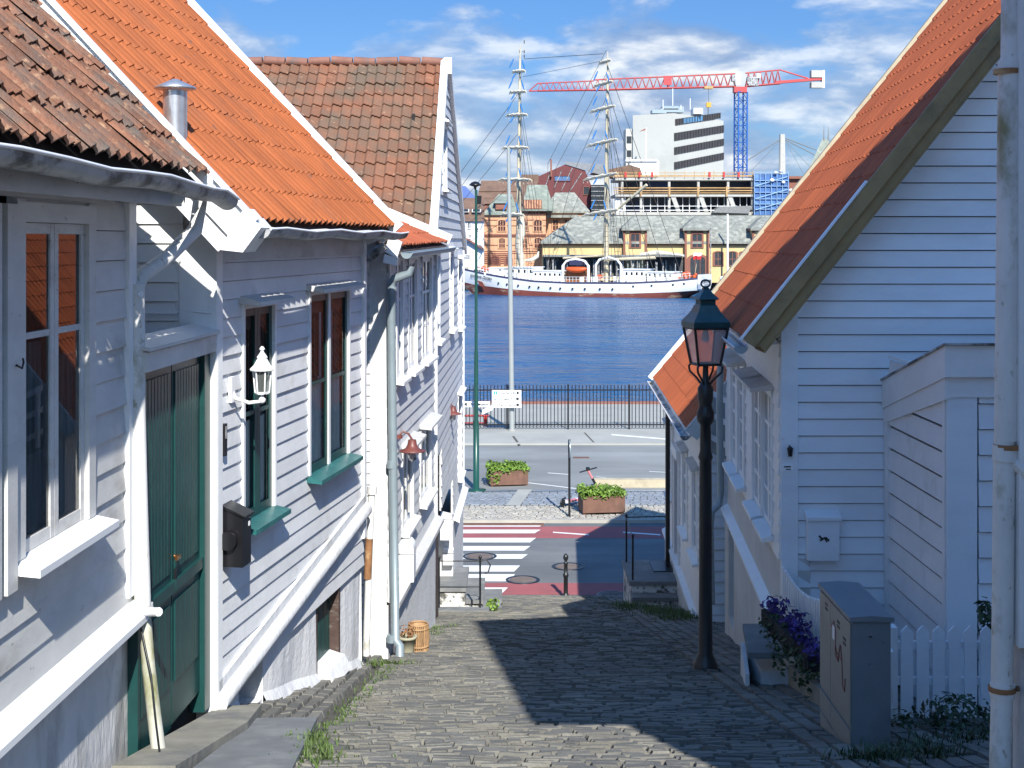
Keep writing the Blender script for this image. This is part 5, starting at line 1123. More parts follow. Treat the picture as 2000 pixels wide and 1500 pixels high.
# bow lettering, anchor recess, portholes
xd2=(-AX); rm2=Matrix((xd2*-1 if xd2.x<0 else xd2,V3((0,0,1)),(xd2 if xd2.x>0 else -xd2).cross(V3((0,0,1))))).transposed().to_euler()
def hs(t,f): return sp(t,hb(t)*.985+.06,bz(t)+f*(rz(t)-bz(t)))
tt=.885; p=hs(tt,.62); dd=(hs(tt-.04,.62)-hs(tt+.04,.62)).normalized(); dd=dd if dd.x>0 else -dd
rm3=Matrix((dd,V3((0,0,1))-dd*dd.z,dd.cross(V3((0,0,1))-dd*dd.z))).transposed().to_euler()
text('FRYDERYK CHOPIN',.58,p+NS*.12,m_txt,hull,rm3)
mb=MB(); t_=.90; mb.prism([hs(.905,.36)+NS*.05,hs(.88,.30)+NS*.05,hs(.865,.0)+NS*.05,hs(.89,-.05)+NS*.05],NS*.06); mb.build('anchor_recess',m_boot,ship)
for t in (.05,.09,.17,.24,.32,.37,.43,.48,.53,.57,.62,.66,.71,.76,.80):
    mb=MB(); f=.38 if t>.28 else .62; c=hs(t,f)
    mb.add([c+AX*(.17*math.cos(a))+V3((0,0,.17*math.sin(a)))+NS*o for o in (-.2,.05) for a in [2*math.pi*i/10 for i in range(10)]],[list(range(10)),list(range(10,20))]+[(i,(i+1)%10,10+(i+1)%10,10+i) for i in range(10)]); mb.build('porthole',m_black,ship)
def sbox(mb,t0,t1,o0,o1,z0,z1): return mb.ob(sp(t0,o0,z0),AX*(SL*(t1-t0)),NS*(o1-o0),(0,0,z1-z0))
for (t0,t1,o0,o1,z0,z1) in ((.10,.20,-2.2,2.2,1.2,3.0),(.21,.31,-2.3,2.3,1.0,3.4),(.54,.66,-2.4,2.4,1.0,3.0),(.66,.76,-2.0,2.2,1.2,3.6),(.80,.86,-1,1,2,3.4)):
    mb=MB(); sbox(mb,t0,t1,o0,o1,z0,z1); sbox(mb,t0-.004,t1+.004,o0-.2,o1+.2,z1,z1+.12); dh=mb.build('deckhouse',m_deckh,ship)
    mb=MB(); n=max(2,int((t1-t0)*50))
    for i in range(n): q=t0+(t1-t0)*(i+.5)/n; sbox(mb,q-.004,q+.004,o1,o1+.03,z0+(z1-z0)*.62,z0+(z1-z0)*.84)
    mb.build('deckhouse_ports',m_black,dh)
mb=MB(); sbox(mb,.455,.53,-1,1.6,1.1,3.4); mb.build('brown_cabin',mat('varnished_cabin',(.26,.10,.04),.5,.2,1),ship)
# deck clutter: white lockers, stanchions, fenders
for i in range(40):
    mb=MB(); t=random.uniform(.05,.95); o=random.uniform(-.6,.75)*hb(t); l=random.uniform(.006,.02); z=rz(t)-.4; sbox(mb,t,t+l,o,o+random.uniform(.4,1),z,z+random.uniform(.6,1.4)); mb.build('deck_locker',m_deckh,ship)
mb=MB()
for i in range(70):
    t=.03+.94*i/69; mb.tube([sp(t,hb(t)-.1,rz(t)),sp(t,hb(t)-.1,rz(t)+.85)],.035,4)
for a,b in zip(ts[1:],ts[2:-1]): mb.tube([sp(a,hb(a)-.1,rz(a)+.85),sp(b,hb(b)-.1,rz(b)+.85)],.03,4); mb.tube([sp(a,hb(a)-.1,rz(a)+.45),sp(b,hb(b)-.1,rz(b)+.45)],.025,4)
mb.build('guard_rail',m_deckh,ship)
for i in range(24):
    mb=MB(); t=random.choice((random.uniform(.02,.1),random.uniform(.36,.44),random.uniform(.86,.92))); mb.ball(sp(t,random.uniform(0,.8)*hb(t),rz(t)+random.uniform(.1,.9)),random.uniform(.2,.4),8); mb.build('orange_buoy',m_oboat,ship)
for (t0,t1) in ((.43,.535),(.30,.40)):
    mb=MB()
    for t in (t0,t1):
        pass
    h=4.0 if t0>.4 else 4.3
    mb.tube([sp(t0,2.6,1.1),sp(t0,2.6,1.1+h*.72),sp(t0+(t1-t0)*.15,2.6,1.1+h*.92),sp((t0+t1)/2,2.6,1.15+h),sp(t1-(t1-t0)*.15,2.6,1.1+h*.92),sp(t1,2.6,1.1+h*.72),sp(t1,2.6,1.1)],.22,8); mb.build('davit_arch',m_deckh,ship)
mb=MB(); c=sp(.48,2.5,3.3); vs=[]; n=10
for i in range(13):
    u=-1+2*i/12; r=math.sqrt(max(0,1-u*u*.96))
    for k_ in range(n): a=2*math.pi*k_/n; vs.append(c+AX*(u*1.9)+NS*(r*.75*math.cos(a))+V3((0,0,r*.55*math.sin(a)+u*u*.2)))
mb.add(vs,[(i*n+k_,i*n+(k_+1)%n,(i+1)*n+(k_+1)%n,(i+1)*n+k_) for i in range(12) for k_ in range(n)],True); mb.build('lifeboat',m_oboat,ship)
mb=MB(); sbox(mb,.455,.505,1.0,3.0,4.1,4.9); mb.build('dark_canopy',m_rail,ship)
# masts, yards, rigging
for mi,(tm,topy,yards) in enumerate(((.745,85,[(141,1000,1026),(181,995,1028),(226,988,1030),(290,980,1032),(352,974,1038),(420,978,1024)]),(.38,100,[(122,1170,1192),(165,1160,1195),(214,1153,1199),(280,1147,1203),(346,1141,1203),(416,1139,1205)]))):
    b=sp(tm,0,rz(tm)-.7); d=b.y; ztop=P(0,topy,d).z
    mb=MB(); mb.tube([b,b+V3((-.0,0,14)),b+V3((.12,0,25)),b+V3((.2,0,ztop-b.z-5)),b+V3((.25,0,ztop-b.z))],[.46,.42,.30,.22,.05],10); mast=mb.build('mast',m_spar,ship)
    if mi==0:
        mb=MB()
        for (px,py) in ((1024,82),(1015,101),(1024,101),(1015,112),(1024,110)): mb.tube([P(px,py-3,d),P(px,py+3,d)],.09,5); 
        mb.tube([P(1019,101,d),P(1024,101,d)],.04,4); mb.build('mast_fittings',m_rope,mast)
    for i,(py,pa,pb) in enumerate(yards):
        zz_=P(0,py,d).z; ang=R(52); ln=(pb-pa)/2*d/F/math.cos(ang); off=((pa+pb)/2-CX)*d/F
        dr=V3((math.cos(ang),-math.sin(ang),.10 if mi else -.04)); c=V3((off,d-.6,zz_))
        mb=MB(); mb.tube([c-dr*ln,c,c+dr*ln],[.12,.24,.12],8); yd=mb.build('yard',m_spar,ship)
        mb=MB()
        n=9
        for q in range(n):
            f=-1+2*q/(n-1); mb.tube([c+dr*ln*f+V3((0,0,-.05)),c+dr*ln*f+V3((.05,0,-.5-.5*(1-abs(f))))],.04,4)
        vs=[c+dr*ln*(-.9+1.8*q/12)+V3((0,-.1,.18+.08*math.sin(q*2.1))) for q in range(13)]; mb.tube(vs,[.10+.16*(1-abs(-1+2*q/12))+.05*(q%2) for q in range(13)],7)
        mb.build('furled_sail',m_canvas,yd)
        # crossed blue covers of the staysail gear
        if py>130:
            for (dx0,dy0,dx1,dy1) in ((-14,-26,-22,-8),(3,-24,8,-6),(-10,2,-17,14)):
                px=(pa+pb)/2+4; mb=MB(); mb.tube([P(px+dx0,py+dy0,d-2),P(px+(dx0+dx1)/2,py+(dy0+dy1)/2,d-2),P(px+dx1,py+dy1,d-2)],[.09,.15,.09],6); mb.build('blue_sail_cover',m_bluesail,ship)
    mb=MB()
    for sd_ in (1,-1):
        for q in range(6):
            t=tm-.012-.016*q; foot=sp(t,sd_*(hb(t)-.1),rz(t))
            mb.tube([foot,b+V3((.1,0,(18,18,18,27,31,33)[q]))],.032,4,False)
        for r in range(18):
            f=.04+.05*r; 
            pts=[]
            for q in range(3):
                t=tm-.012-.016*q; foot=sp(t,sd_*(hb(t)-.1),rz(t)); pts.append(foot+(b+V3((.1,0,18))-foot)*f)
            mb.tube(pts,.03,4,False)
    mb.build('shrouds',m_rope,ship)
    if mi==0:
        mb=MB()
        for z,t in ((12,1.12),(18,1.16),(26,1.22),(30,1.26),(33,1.3)): mb.tube([b+V3((.1,0,z)),sp(t,0,4.2)],.04,4,False)
        b2=sp(.38,0,rz(.38)); mb.tube([P(1024,115,d),P(1178,105,b2.y)],.05,4,False); mb.tube([P(1022,150,d),P(1172,120,b2.y)],.035,4,False); mb.build('fore_stays',m_rope,ship)
        mb=MB(); mb.tube([sp(.97,0,3.3),sp(1.28,0,5.2)],[.3,.12],8); mb.build('bowsprit',m_spar,ship)
        # furled headsail wrapped round the lower mast and slack canvas
        mb=MB(); q=[b+V3((.3+.3*math.sin(i*1.3),-.8,1.5+i*1.35)) for i in range(9)]; mb.tube(q,[.3,.5,.55,.7,.75,.8,.6,.5,.3],8); mb.build('gathered_sail',m_canvas,ship)
        mb=MB(); q=[P(1025,509,d-3),P(1040,507,d-3),P(1050,500,d-3),P(1052,491,d-3)]; mb.tube(q,[.2,.35,.3,.12],7); mb.build('canvas_bundle',m_canvas,ship)
    else:
        mb=MB()
        for z,py,px in ((36,330,1085),(32,338,1120),(25,345,1145),(40,320,1070)): mb.tube([b+V3((0,0,z)),P(px,py,d+6),sp(.62,0,2.5)],.035,4,False)
        for z,t in ((34,.12),(28,.16),(38,.06)): mb.tube([b+V3((0,0,z)),sp(t,2.5,rz(t))],.045,4,False)
        mb.build('stays',m_rope,ship)
        mb=MB(); mb.tube([P(1183,507,d-1),P(1280,503,d-5)],.26,8); mb.tube([P(1195,418,d),P(1263,361,d-5)],[.2,.26],8); mb.tube([P(1100,504,d+4),P(1183,499,d)],.18,6); mb.build('boom',m_spar,ship)
        mb=MB(); mb.tube([P(1310-60,497,d-4),P(1282,494,d-5),P(1335,499,d-8)],[.25,.5,.2],7); mb.build('furled_spanker',m_canvas,ship)
fl=thing('ensign_staff','leaning staff with white and red ensign at the ship stern','flag',sp(.01,0,2.3))
a=P(1357,525,225); b=P(1362,498,223.8); mb=MB(); mb.tube([P(1357,537,225),P(1364,493,223.6)],.06,6); mb.build('staff',m_spar,fl)
def wave(z0,z1,nm,m):
    mb=MB(); vs=[]
    for i in range(9):
        px=1354+16*i/8; y_=223.5+.25*math.sin(i*1.1); vs+=[P(px,z0-1.2*math.sin(i*.8)-i*.3,y_),P(px,z1-1.2*math.sin(i*.8)-i*.3,y_)]
    mb.add(vs,[(2*i,2*i+2,2*i+3,2*i+1) for i in range(8)],True); return mb.build(nm,m,fl)
wave(495,501,'white_band',m_sign); wave(501,508,'red_band',m_redpaint)
# ------------------------------------------------------------------ FAR SHORE
def pbox(mb,x0,y0,x1,y1,d,dep):
    a,b=P(x0,y1,d),P(x1,y0,d); return mb.box(a.x,b.x,d,d+dep,a.z,b.z)
def fw(par,x0,y0,x1,y1,d,mf,mp_,arch=0,nv=1,nh=1,fr=.12):
    """far window: frame standing proud, recessed-looking dark pane and bars"""
    a,b=P(x0,y1,d),P(x1,y0,d); f=MB(); X0,X1,Z0,Z1=a.x,b.x,a.z,b.z
    f.box(X0-fr,X0,d-.16,d,Z0,Z1); f.box(X1,X1+fr,d-.16,d,Z0,Z1); f.box(X0-fr,X1+fr,d-.22,d,Z0-.14,Z0)
    if arch:
        n=8; cx=(X0+X1)/2; r=(X1-X0)/2
        for i in range(n):
            a0,a1=math.pi*i/n,math.pi*(i+1)/n; q=lambda aa,rr: V3((cx+rr*math.cos(aa),d-.16,Z1+rr*math.sin(aa)*arch))
            f.prism([q(a0,r),q(a0,r+fr),q(a1,r+fr),q(a1,r)],(0,.16,0))
    else: f.box(X0-fr,X1+fr,d-.18,d,Z1,Z1+fr)
    for i in range(nv): x=X0+(X1-X0)*(i+1)/(nv+1); f.box(x-.05,x+.05,d-.08,d,Z0,Z1+(arch*(X1-X0)*.3 if arch else 0))
    for i in range(nh): z=Z0+(Z1-Z0)*(i+1)/(nh+1); f.box(X0,X1,d-.075,d,z-.05,z+.05)
    n_=f.build('window',mf,par); p=MB(); p.box(X0,X1,d-.05,d+.01,Z0,Z1)
    if arch:
        cx=(X0+X1)/2; r=(X1-X0)/2; p.prism([V3((cx+r*math.cos(math.pi*i/8),d-.05,Z1+r*math.sin(math.pi*i/8)*arch)) for i in range(9)],(0,.06,0))
    p.build('pane',mp_,n_)
m_pane=mat('dark_pane',(.03,.035,.04),.12,.3,1.5,spec=.6)
m_panew=mat('red_brown_pane',(.06,.022,.018),.3,.3)
m_brick=mat('orange_brick',(.56,.30,.17),.85,.10,1.2,(.48,.26,.15),(.5,.75))
m_brickd=mat('dark_red_brick_trim',(.22,.085,.055),.8,.15)
m_slroof=mat('lichen_slate',(.195,.20,.172),.8,.25,1.6,(.32,.32,.27),(.48,.62),bump=.4,bscale=3)
m_copper=mat('green_copper_slate',(.185,.21,.172),.7,.2,1.2,(.27,.295,.245),(.5,.65))
m_ochre=mat('ochre_render',(.56,.42,.20),.85,.08,.5,(.48,.36,.18),(.5,.7))
m_brroof=mat('brown_far_tile',(.16,.095,.065),.85,.18,.6,(.11,.07,.05),(.5,.7))
m_dkred=mat('oxblood_cladding',(.115,.022,.022),.5,.12,.4)
m_concb=mat('raw_concrete',(.40,.39,.36),.85,.1,.3)
m_offw=mat('office_concrete',(.47,.47,.43),.8,.03,.15,(.40,.40,.37),(.55,.75))
m_net_=mat('blue_scaffold_net',(.045,.12,.30),.7,.25,.5,(.12,.25,.50),(.5,.65))
m_plank=mat('yellow_formwork',(.42,.26,.11),.8,.25,1)
m_crred=mat('crane_red',(.42,.05,.05),.45,.1)
m_crblue=mat('crane_blue',(.02,.11,.40),.45,.1)
m_farwhite=mat('white_render',(.76,.76,.75),.7,.04)
# white building at left, with brown roof and skylights
D=262
wb=thing('white_building','white rendered building with brown roof, skylights and outdoor stair on the far quay','building',P(915,545,D+5))
mb=MB(); pbox(mb,850,430,945,548,D,14); mb.build('wall',m_farwhite,wb)
mb=MB(); a=P(850,432,D-.6); b=P(946,432,D-.6); c=P(946,392,D+7); mb.prism([a,b,P(946,390,D+7.5),P(850,390,D+7.5)],(0,.3,.35)); rf=mb.build('roof',m_brroof,wb)
for x in (899,922):
    mb=MB(); p0=P(x,420,D+1.4)+V3((0,-.4,.5)); mb.ob(p0,V3((1.7,0,0)),V3((0,.9,.55)),V3((0,-.1,.12))); sk=mb.build('skylight',m_farwhite,rf)
    mb=MB(); mb.ob(p0+V3((.15,-.08,.16)),V3((1.4,0,0)),V3((0,.75,.45)),V3((0,-.05,.05))); mb.build('pane',m_pane,sk)
for (x0,y0,x1,y1) in ((904,434,908,446),(914,434,919,446),(904,460,907,466),(916,458,920,465),(930,446,934,450)): fw(wb,x0,y0,x1,y1,D,m_farwhite,m_pane,0,1,0)
mb=MB(); a=P(898,460,D-1.2); b=P(944,488,D-1.2); mb.ob(a,b-a,(0,1.2,0),(0,0,.35)); mb.build('stair_rail',m_brickd,wb)
mb=MB(); pbox(mb,909,497,918,505,D-.1,.1); mb.build('emblem',m_gutter,wb)
# brown roofs behind
D=300
bb=thing('brown_roof_building','long building with stepped brown roofs behind the brick custom house','building',P(975,470,D))
mb=MB(); pbox(mb,930,395,1055,520,D,12); mb.build('wall',m_brickd,bb)
mb=MB(); mb.prism([P(930,398,D-.5),P(1050,398,D-.5),P(1050,356,D+7),P(940,356,D+7)],(0,.4,.4)); pbox(mb,1018,341,1052,358,D+9,6); pbox(mb,935,372,1010,374,D+3.2,.6); pbox(mb,935,386,1010,388,D+1,.6); mb.build('roof',m_brroof,bb)
# brick building
D=266
br=thing('brick_building','orange brick building with arched windows and lichen-grey slate roofs','building',P(1005,545,D+5))
mb=MB(); pbox(mb,945,414,1066,552,D,16); pbox(mb,1066,412,1150,552,D+8,12); mb.build('wall',m_brick,br)
mb=MB()
for y in (429,440,457,462,478,490,494): pbox(mb,944.6,y,1066.5,y+1.2,D-.12,.12)
pbox(mb,944,458,1066.6,460,D-.3,.3); pbox(mb,1020,411,1066,414,D-.4,.4)
for i in range(16): pbox(mb,1022+i*2.8,414,1023.4+i*2.8,419,D-.35,.35)
for y in (497,501,505,509,513): pbox(mb,944.6,y,1000,y+1.5,D-.18,.18)
mb.build('brick_bands',m_brickd,br)
for (x0,y0,x1,y1) in ((973,433,987,451),(1043,433,1058,451),(975,468,986,484),(1044,468,1058,484),(1022,434,1030,450),(1022,468,1030,484)): fw(br,x0,y0,x1,y1,D,m_brick,m_panew,.5,2,1,.25)
for (x0,y0,x1,y1) in ((956,508,975,516),(988,506,998,516)): fw(br,x0,y0,x1,y1,D,m_brickd,m_panew,.9,1,0,.35)
for x in (1080,1086,1104,1112): fw(br,x,430,x+4,450,D+8,m_brick,m_panew,.3,0,1,.15)
mb=MB()
def hip(x0,x1,y0,xr0,xr1,y1,d,dep,m,par,name='roof'):
    mb=MB(); a,b=P(x0,y0,d-.6),P(x1,y0,d-.6); c=a+V3((0,dep,0)); e=b+V3((0,dep,0)); r0=P(xr0,y1,d+dep*.35); r1_=P(xr1,y1,d+dep*.35)
    mb.add([a,b,e,c,r0,r1_,a-V3((0,0,.4)),b-V3((0,0,.4))],[(0,1,5,4),(1,2,5),(2,3,4,5),(3,0,4),(6,7,1,0)]); return mb.build(name,m,par)
hip(944,1012,416,974,1000,379,D,14,m_copper,br); hip(1018,1082,408,1030,1068,361,D-.5,13,m_copper,br); hip(1060,1152,412,1085,1122,376,D+8,14,m_slroof,br)
mb=MB(); mb.prism([P(968,409,D-.4),P(990,409,D-.4),P(990,396,D-.2),P(968,396,D-.2)],(0,4,0)); q=mb.build('dormer',m_brickd,br)
mb=MB(); mb.prism([P(964,397,D-.6),P(993,397,D-.6),P(1000,384,D+3),P(974,384,D+3)],(0,3,.2)); mb.build('dormer_roof',m_copper,q)
mb=MB(); pbox(mb,1022,390,1058,408,D-1.2,4); q=mb.build('dormer',m_brickd,br); mb=MB()
for i in range(7): pbox(mb,1024+i*5,391,1026+i*5,407,D-1.3,.1)
mb.build('glazing_bars',m_brick,q)
mb=MB(); pbox(mb,1060,420,1130,425,D+6.5,2); mb.build('eave_band',m_slroof,br)
# red modern building
D=320
rb=thing('red_building','dark oxblood modern gabled building behind the slate roofs','building',P(1100,500,D))
mb=MB(); mb.prism([P(1050,345,D),P(1104,321,D),P(1143,333,D),P(1158,370,D),P(1158,440,D),P(1050,440,D)],(0,20,0)); mb.build('wall',m_dkred,rb)
mb=MB(); mb.prism([P(1103,320,D-.3),P(1178,326,D+4),P(1185,345,D+4),P(1144,333,D-.3)],(0,1,.6)); mb.build('roof',m_slate,rb)
mb=MB()
for (x0,y0,x1,y1) in ((1066,362,1077,330),(1082,368,1098,332),(1096,373,1118,328),(1112,376,1136,338)): mb.tube([P(x0,y0,D-.1),P(x1,y1,D-.1)],.12,4)
mb.build('cladding_seams',m_gutter,rb)
fw(rb,1083,344,1113,353,D,m_dkred,mat('blue_pane',(.08,.16,.30),.15,.2),0,1,0); fw(rb,1140,365,1151,380,D,m_brickd,m_pane,0,0,0)
mb=MB(); pbox(mb,1155,361,1180,470,D-4,10); t5=mb.build('glazed_stair',m_pane,rb); mb=MB()
for y in range(364,470,9): pbox(mb,1155,y,1180,y+1.2,D-4.2,.2)
mb.build('floor_edges',m_gutter,t5)
mb=MB(); pbox(mb,1075,311,1078,345,D-1,1.2); mb.build('chimney',m_brickd,rb)
mb=MB(); mb.prism([P(1155,338,D+6),P(1230,322,D+6),P(1250,328,D+6),P(1256,345,D+6),P(1215,350,D+6)],(0,8,0)); tag(mb.build('debris_roof',m_brroof),'dark broken brown roof shape between the red building and the office tower','roof')
# yellow warehouse
D=258
yw=thing('yellow_warehouse','long ochre yellow warehouse with lichen slate roof and pilastered dormers','warehouse',P(1280,548,D+5))
mb=MB(); pbox(mb,1060,476,1680,552,D,18); mb.build('wall',m_ochre,yw)
mb=MB(); a=P(1056,472,D-1.0); b=P(1690,472,D-1.0); r0=P(1125,422,D+8); r1_=P(1690,420,D+8); mb.add([a,b,r1_,r0,a+V3((0,18,0)),b+V3((0,18,0)),a-V3((0,0,.4)),b-V3((0,0,.4))],[(0,1,2,3),(0,3,4),(3,2,5,4),(6,7,1,0)]); mb.build('roof',m_slroof,yw)
mb=MB(); pbox(mb,1060,473,1690,479,D-.35,.35); mb.build('cornice',m_brickd,yw)
for (x0,x1) in ((1218,1263),(1338,1385),(1470,1515)):
    mb=MB(); pbox(mb,x0,450,x1,548,D-.9,5); dmr=mb.build('dormer',m_ochre,yw)
    mb=MB()
    for (q0,q1) in ((x0-.6,x0+3.5),(x1-3.5,x1+.6)): pbox(mb,q0,450,q1,548,D-1.15,.6)
    pbox(mb,x0-3,445,x1+4,451,D-1.4,6); pbox(mb,x0+12,452,x1-11,457,D-1.1,.3); mb.build('brick_pilasters',m_brickd,dmr)
    hip(x0-4,x1+5,446,(x0+x1)/2-2,(x0+x1)/2+2,421,D-1.2,16,m_slroof,dmr,'dormer_roof')
    fw(dmr,x0+14.5,459,x1-14.5,483,D-.9,m_brickd,m_pane,.35,1,1,.35)
    if x0>1300: fw(dmr,x0+10,508,x1-8,545,D-.9,m_brickd,m_pane,.55,2,0,.7)
for x in (1396,1424,1447): fw(yw,x,494,x+13,518,D,m_brickd,m_pane,.35,1,1,.4)
mb=MB(); pbox(mb,1062,498,1338,501.5,D-4,4); mb.build('canopy',m_slate,yw)
mb=MB(); pbox(mb,1062,503,1338,540,D-.1,.15)
mb.build('dark_shopfront',mat('cluttered_shopfront',(.05,.05,.05),.7,.5,.7,(.35,.30,.22),(.55,.62),stretch=(2.2,1,.5)),yw)
for i in range(40):
    mb=MB(); x=1062+276*random.random(); pbox(mb,x,504+random.random()*14,x+random.uniform(.6,3),540,D-random.uniform(.5,3.5),.3); mb.build('canopy_post',m_gutter,yw)
# raised construction building
D=285
cbg=thing('construction_building','concrete building under construction with open floors and yellow edge boards','building',P(1330,500,D))
mb=MB()
for (y0,y1) in ((347,352),(379,384),(414,420)): pbox(mb,1202,y0,1473,y1,D,14)
for x in (1213,1250,1305,1362,1420,1468): pbox(mb,x,352,x+4.5,420,D+.4,1.4)
for x in (1310,1364,1421):
    mb.prism([P(x,384,D+.2),P(x+9,384,D+.2),P(x+20,414,D+.2),P(x+12,414,D+.2)],(0,.8,0))
mb.build('concrete_frame',m_concb,cbg)
mb=MB(); pbox(mb,1212,350,1472,420,D+6,6); mb.build('dark_interior',mat('dim_storey',(.035,.045,.065),.5,.5,.25,(.02,.06,.20),(.5,.6)),cbg)
mb=MB()
for (y,h_) in ((342,3),(337,1.2),(366,1.8),(371,2.2),(376,1.5)): pbox(mb,1200,y,1473,y+h_,D-.3,.25)
for x in range(1204,1474,19): pbox(mb,x,334,x+1.0,347,D-.35,.12)
for x in range(1250,1474,56): pbox(mb,x,364,x+3,384,D-.5,.3)
mb.build('edge_boards',m_plank,cbg)
mb=MB()
for x in (1220,1247,1272,1384,1412,1441): pbox(mb,x,336,x+4,346,D-.6,.5)
mb.build('red_props',m_redpaint,cbg)
mb=MB()
for x in list(range(1256,1300,14))+list(range(1320,1360,13))+list(range(1375,1418,13))+list(range(1432,1466,13)): pbox(mb,x,385,x+1.2,414,D+2,.3)
pbox(mb,1212,410,1440,411.2,D-.4,.2); pbox(mb,1212,402,1440,403,D-.4,.15); pbox(mb,1202,385,1222,420,D+1,1); mb.build('white_posts',m_farwhite,cbg)
mb=MB(); mb.prism([P(1392,415,D-2),P(1406,403,D-2),P(1470,402,D-2),P(1462,417,D-2)],(0,6,0)); tag(mb.build('grey_dormer_roof',m_slate),'flat grey roof piece in front of the construction building, above the slate roof','roof')
sc_=thing('scaffold','scaffold tower wrapped in blue netting beside the construction building','scaffold',P(1507,500,D-2))
mb=MB(); pbox(mb,1474,340,1541,420,D-1,8); mb.build('blue_netting',m_net_,sc_)
mb=MB()
for x in range(1473,1545,11): pbox(mb,x,334,x+.9,420,D-1.4,.2)
for y in (336,352,363,375,388,398,408): pbox(mb,1473,y,1541,y+1,D-1.4,.25)
for y0 in (345,370,392): mb.tube([P(1476,y0+18,D-1.4),P(1538,y0,D-1.4)],.1,4)
mb.build('scaffold_tubes',mat('pale_blue_tube',(.25,.40,.60),.5,.2),sc_)
mb=MB()
for (x,y,r) in ((1515,337,4),(1525,334,3),(1508,352,5),(1530,356,4),(1545,372,5),(1556,370,4)): mb.ball(P(x,y,D-1.5),(r*.11,.5,r*.08),7)
mb.build('tarpaulin',m_farwhite,sc_)
mb=MB(); pbox(mb,1541,346,1580,420,D+4,8); pbox(mb,1541,344,1580,349,D+3,9); tag(mb.build('dark_building',m_brickd),'dark low building with flat roof between scaffold and green spire','building')
# office tower: two faces, corner at px 1312
D=345
ot=thing('office_tower','pale concrete office tower with dark window bands and rooftop plant','office building',P(1320,480,D+15))
A_=P(1236,0,D+6); Cc=P(1316,0,D); Bb=P(1413,0,D+22); zb=P(0,345,D).z; 
def vz(py,d=D): return P(0,py,d).z
def pris(mb,pts,z0,z1): return mb.prism([V3((p.x,p.y,z0)) for p in pts],(0,0,z1-z0))
Ee=A_+Bb-Cc
mb=MB(); pris(mb,[A_,Cc,Bb,Ee],zb-10,vz(221)); m1_=A_+(Cc-A_)*.0
mb.ob(V3((A_.x-1.7,A_.y+1,zb-10)),(1.8,0,0),(0,8,0),(0,0,vz(247)-zb+10)); mb.build('wall',m_offw,ot)
ux=(Bb-Cc); un=V3((ux.y,-ux.x,0)).normalized(); un=un if un.y<0 else -un
for (y0,y1,f0,f1) in ((233,245,.02,.93),(260,275,.0,1.0),(288,302,.0,1.0),(317,331,.0,1.0)):
    mb=MB(); mb.ob(V3((Cc.x,Cc.y,vz(y1)))+ux*f0+un*.05,ux*(f1-f0),un*.12,(0,0,vz(y0)-vz(y1))); bd_=mb.build('window_band',mat('dark_window_band',(.05,.045,.045),.4,.2,1) if 'dark_window_band' not in bpy.data.materials else bpy.data.materials['dark_window_band'],ot)
    for i in range(18): 
        mb=MB(); f=f0+(f1-f0)*(i+.5)/18; mb.ob(V3((Cc.x,Cc.y,vz(y1)))+ux*f+un*.18,ux*.006,un*.06,(0,0,vz(y0)-vz(y1))); mb.build('mullion',m_dark,bd_)
mb=MB()
for i in range(7): mb.ob(V3((Cc.x,Cc.y,vz(244)))+ux*(.18+i*.055)+un*.18,ux*.04,un*.05,(0,0,vz(234)-vz(244)))
mb.build('blue_panes',mat('blue_office_pane',(.10,.25,.42),.2,.2),ot)
mb=MB()
for (y0,y1) in ((262,276),(290,303)): mb.box(A_.x-1.5,A_.x-.3,A_.y+.9,A_.y+1,vz(y1),vz(y0))
mb.build('side_window',m_pane,ot)
mb=MB()
for (x0,y0,x1,y1,dd_) in ((1274,214,1302,221,8),(1294,207,1325,214,10),(1290,212,1330,219,10),(1322,208,1336,219,12),(1354,212,1374,224,12)): pbox(mb,x0,y0,x1,y1,D+dd_,5)
mb.build('rooftop_plant',m_zinc,ot)
mb=MB(); pbox(mb,1355,211,1372,222,D+9,4); mb.build('white_tank',m_farwhite,ot)
mb=MB(); 
for (x,y0,y1) in ((1314,173,207),(1295,195,214),(1348,192,214),(1330,205,214)): mb.tube([P(x,y1,D+10),P(x,y0,D+10)],.10,5)
mb.build('antenna',m_farwhite,ot)
mb=MB(); mb.tube([P(1262,340,D-3),P(1262,249,D-3)],.15,6); fp=tag(mb.build('flag_mast',m_farwhite),'white flag mast with small dark pennant before the blank office facade','flag mast')
mb=MB(); mb.prism([P(1262,250,D-3),P(1250,256,D-3.2),P(1250,257,D-3.2),P(1262,254,D-3)],(0,.05,0)); mb.build('pennant',m_brickd,fp)
mb=MB(); pbox(mb,1230,314,1287,345,D-8,6); pbox(mb,1222,311,1284,315,D-8.5,7); tag(mb.build('white_annex',m_farwhite),'bright white block in front of the office tower base','building')
# crane
D=372
cr=thing('tower_crane','red and blue tower crane with long lattice jib above the construction site','crane',P(1447,420,D))
def lattice(mb,p0,p1,u,v_,n,rc,rd):
    """square lattice between p0 and p1 with half-size vectors u, v"""
    c=[u+v_,u-v_,-u-v_,-u+v_]
    for q in c: mb.tube([p0+q,p1+q],rc,4)
    for i in range(n):
        a=p0+(p1-p0)*i/n; b=p0+(p1-p0)*(i+1)/n
        for k_ in range(4):
            q0,q1=c[k_],c[(k_+1)%4]; mb.tube([a+q0,b+q1] if i%2 else [a+q1,b+q0],rd,4); mb.tube([b+q0,b+q1],rd,4)
mb=MB(); p0=P(1446,425,D); p1=P(1447,180,D); lattice(mb,p0,p1,V3((1.25,.35,0)),V3((-.35,1.25,0)),15,.22,.085); mb.build('lattice_mast',m_crblue,cr)
mb=MB(); a=P(1434,180,D-1.4); b=P(1459,169,D-1.4); mb.box(a.x,b.x,D-1.4,D+1.4,a.z,b.z); mb.build('slewing_ring',m_crred,cr)
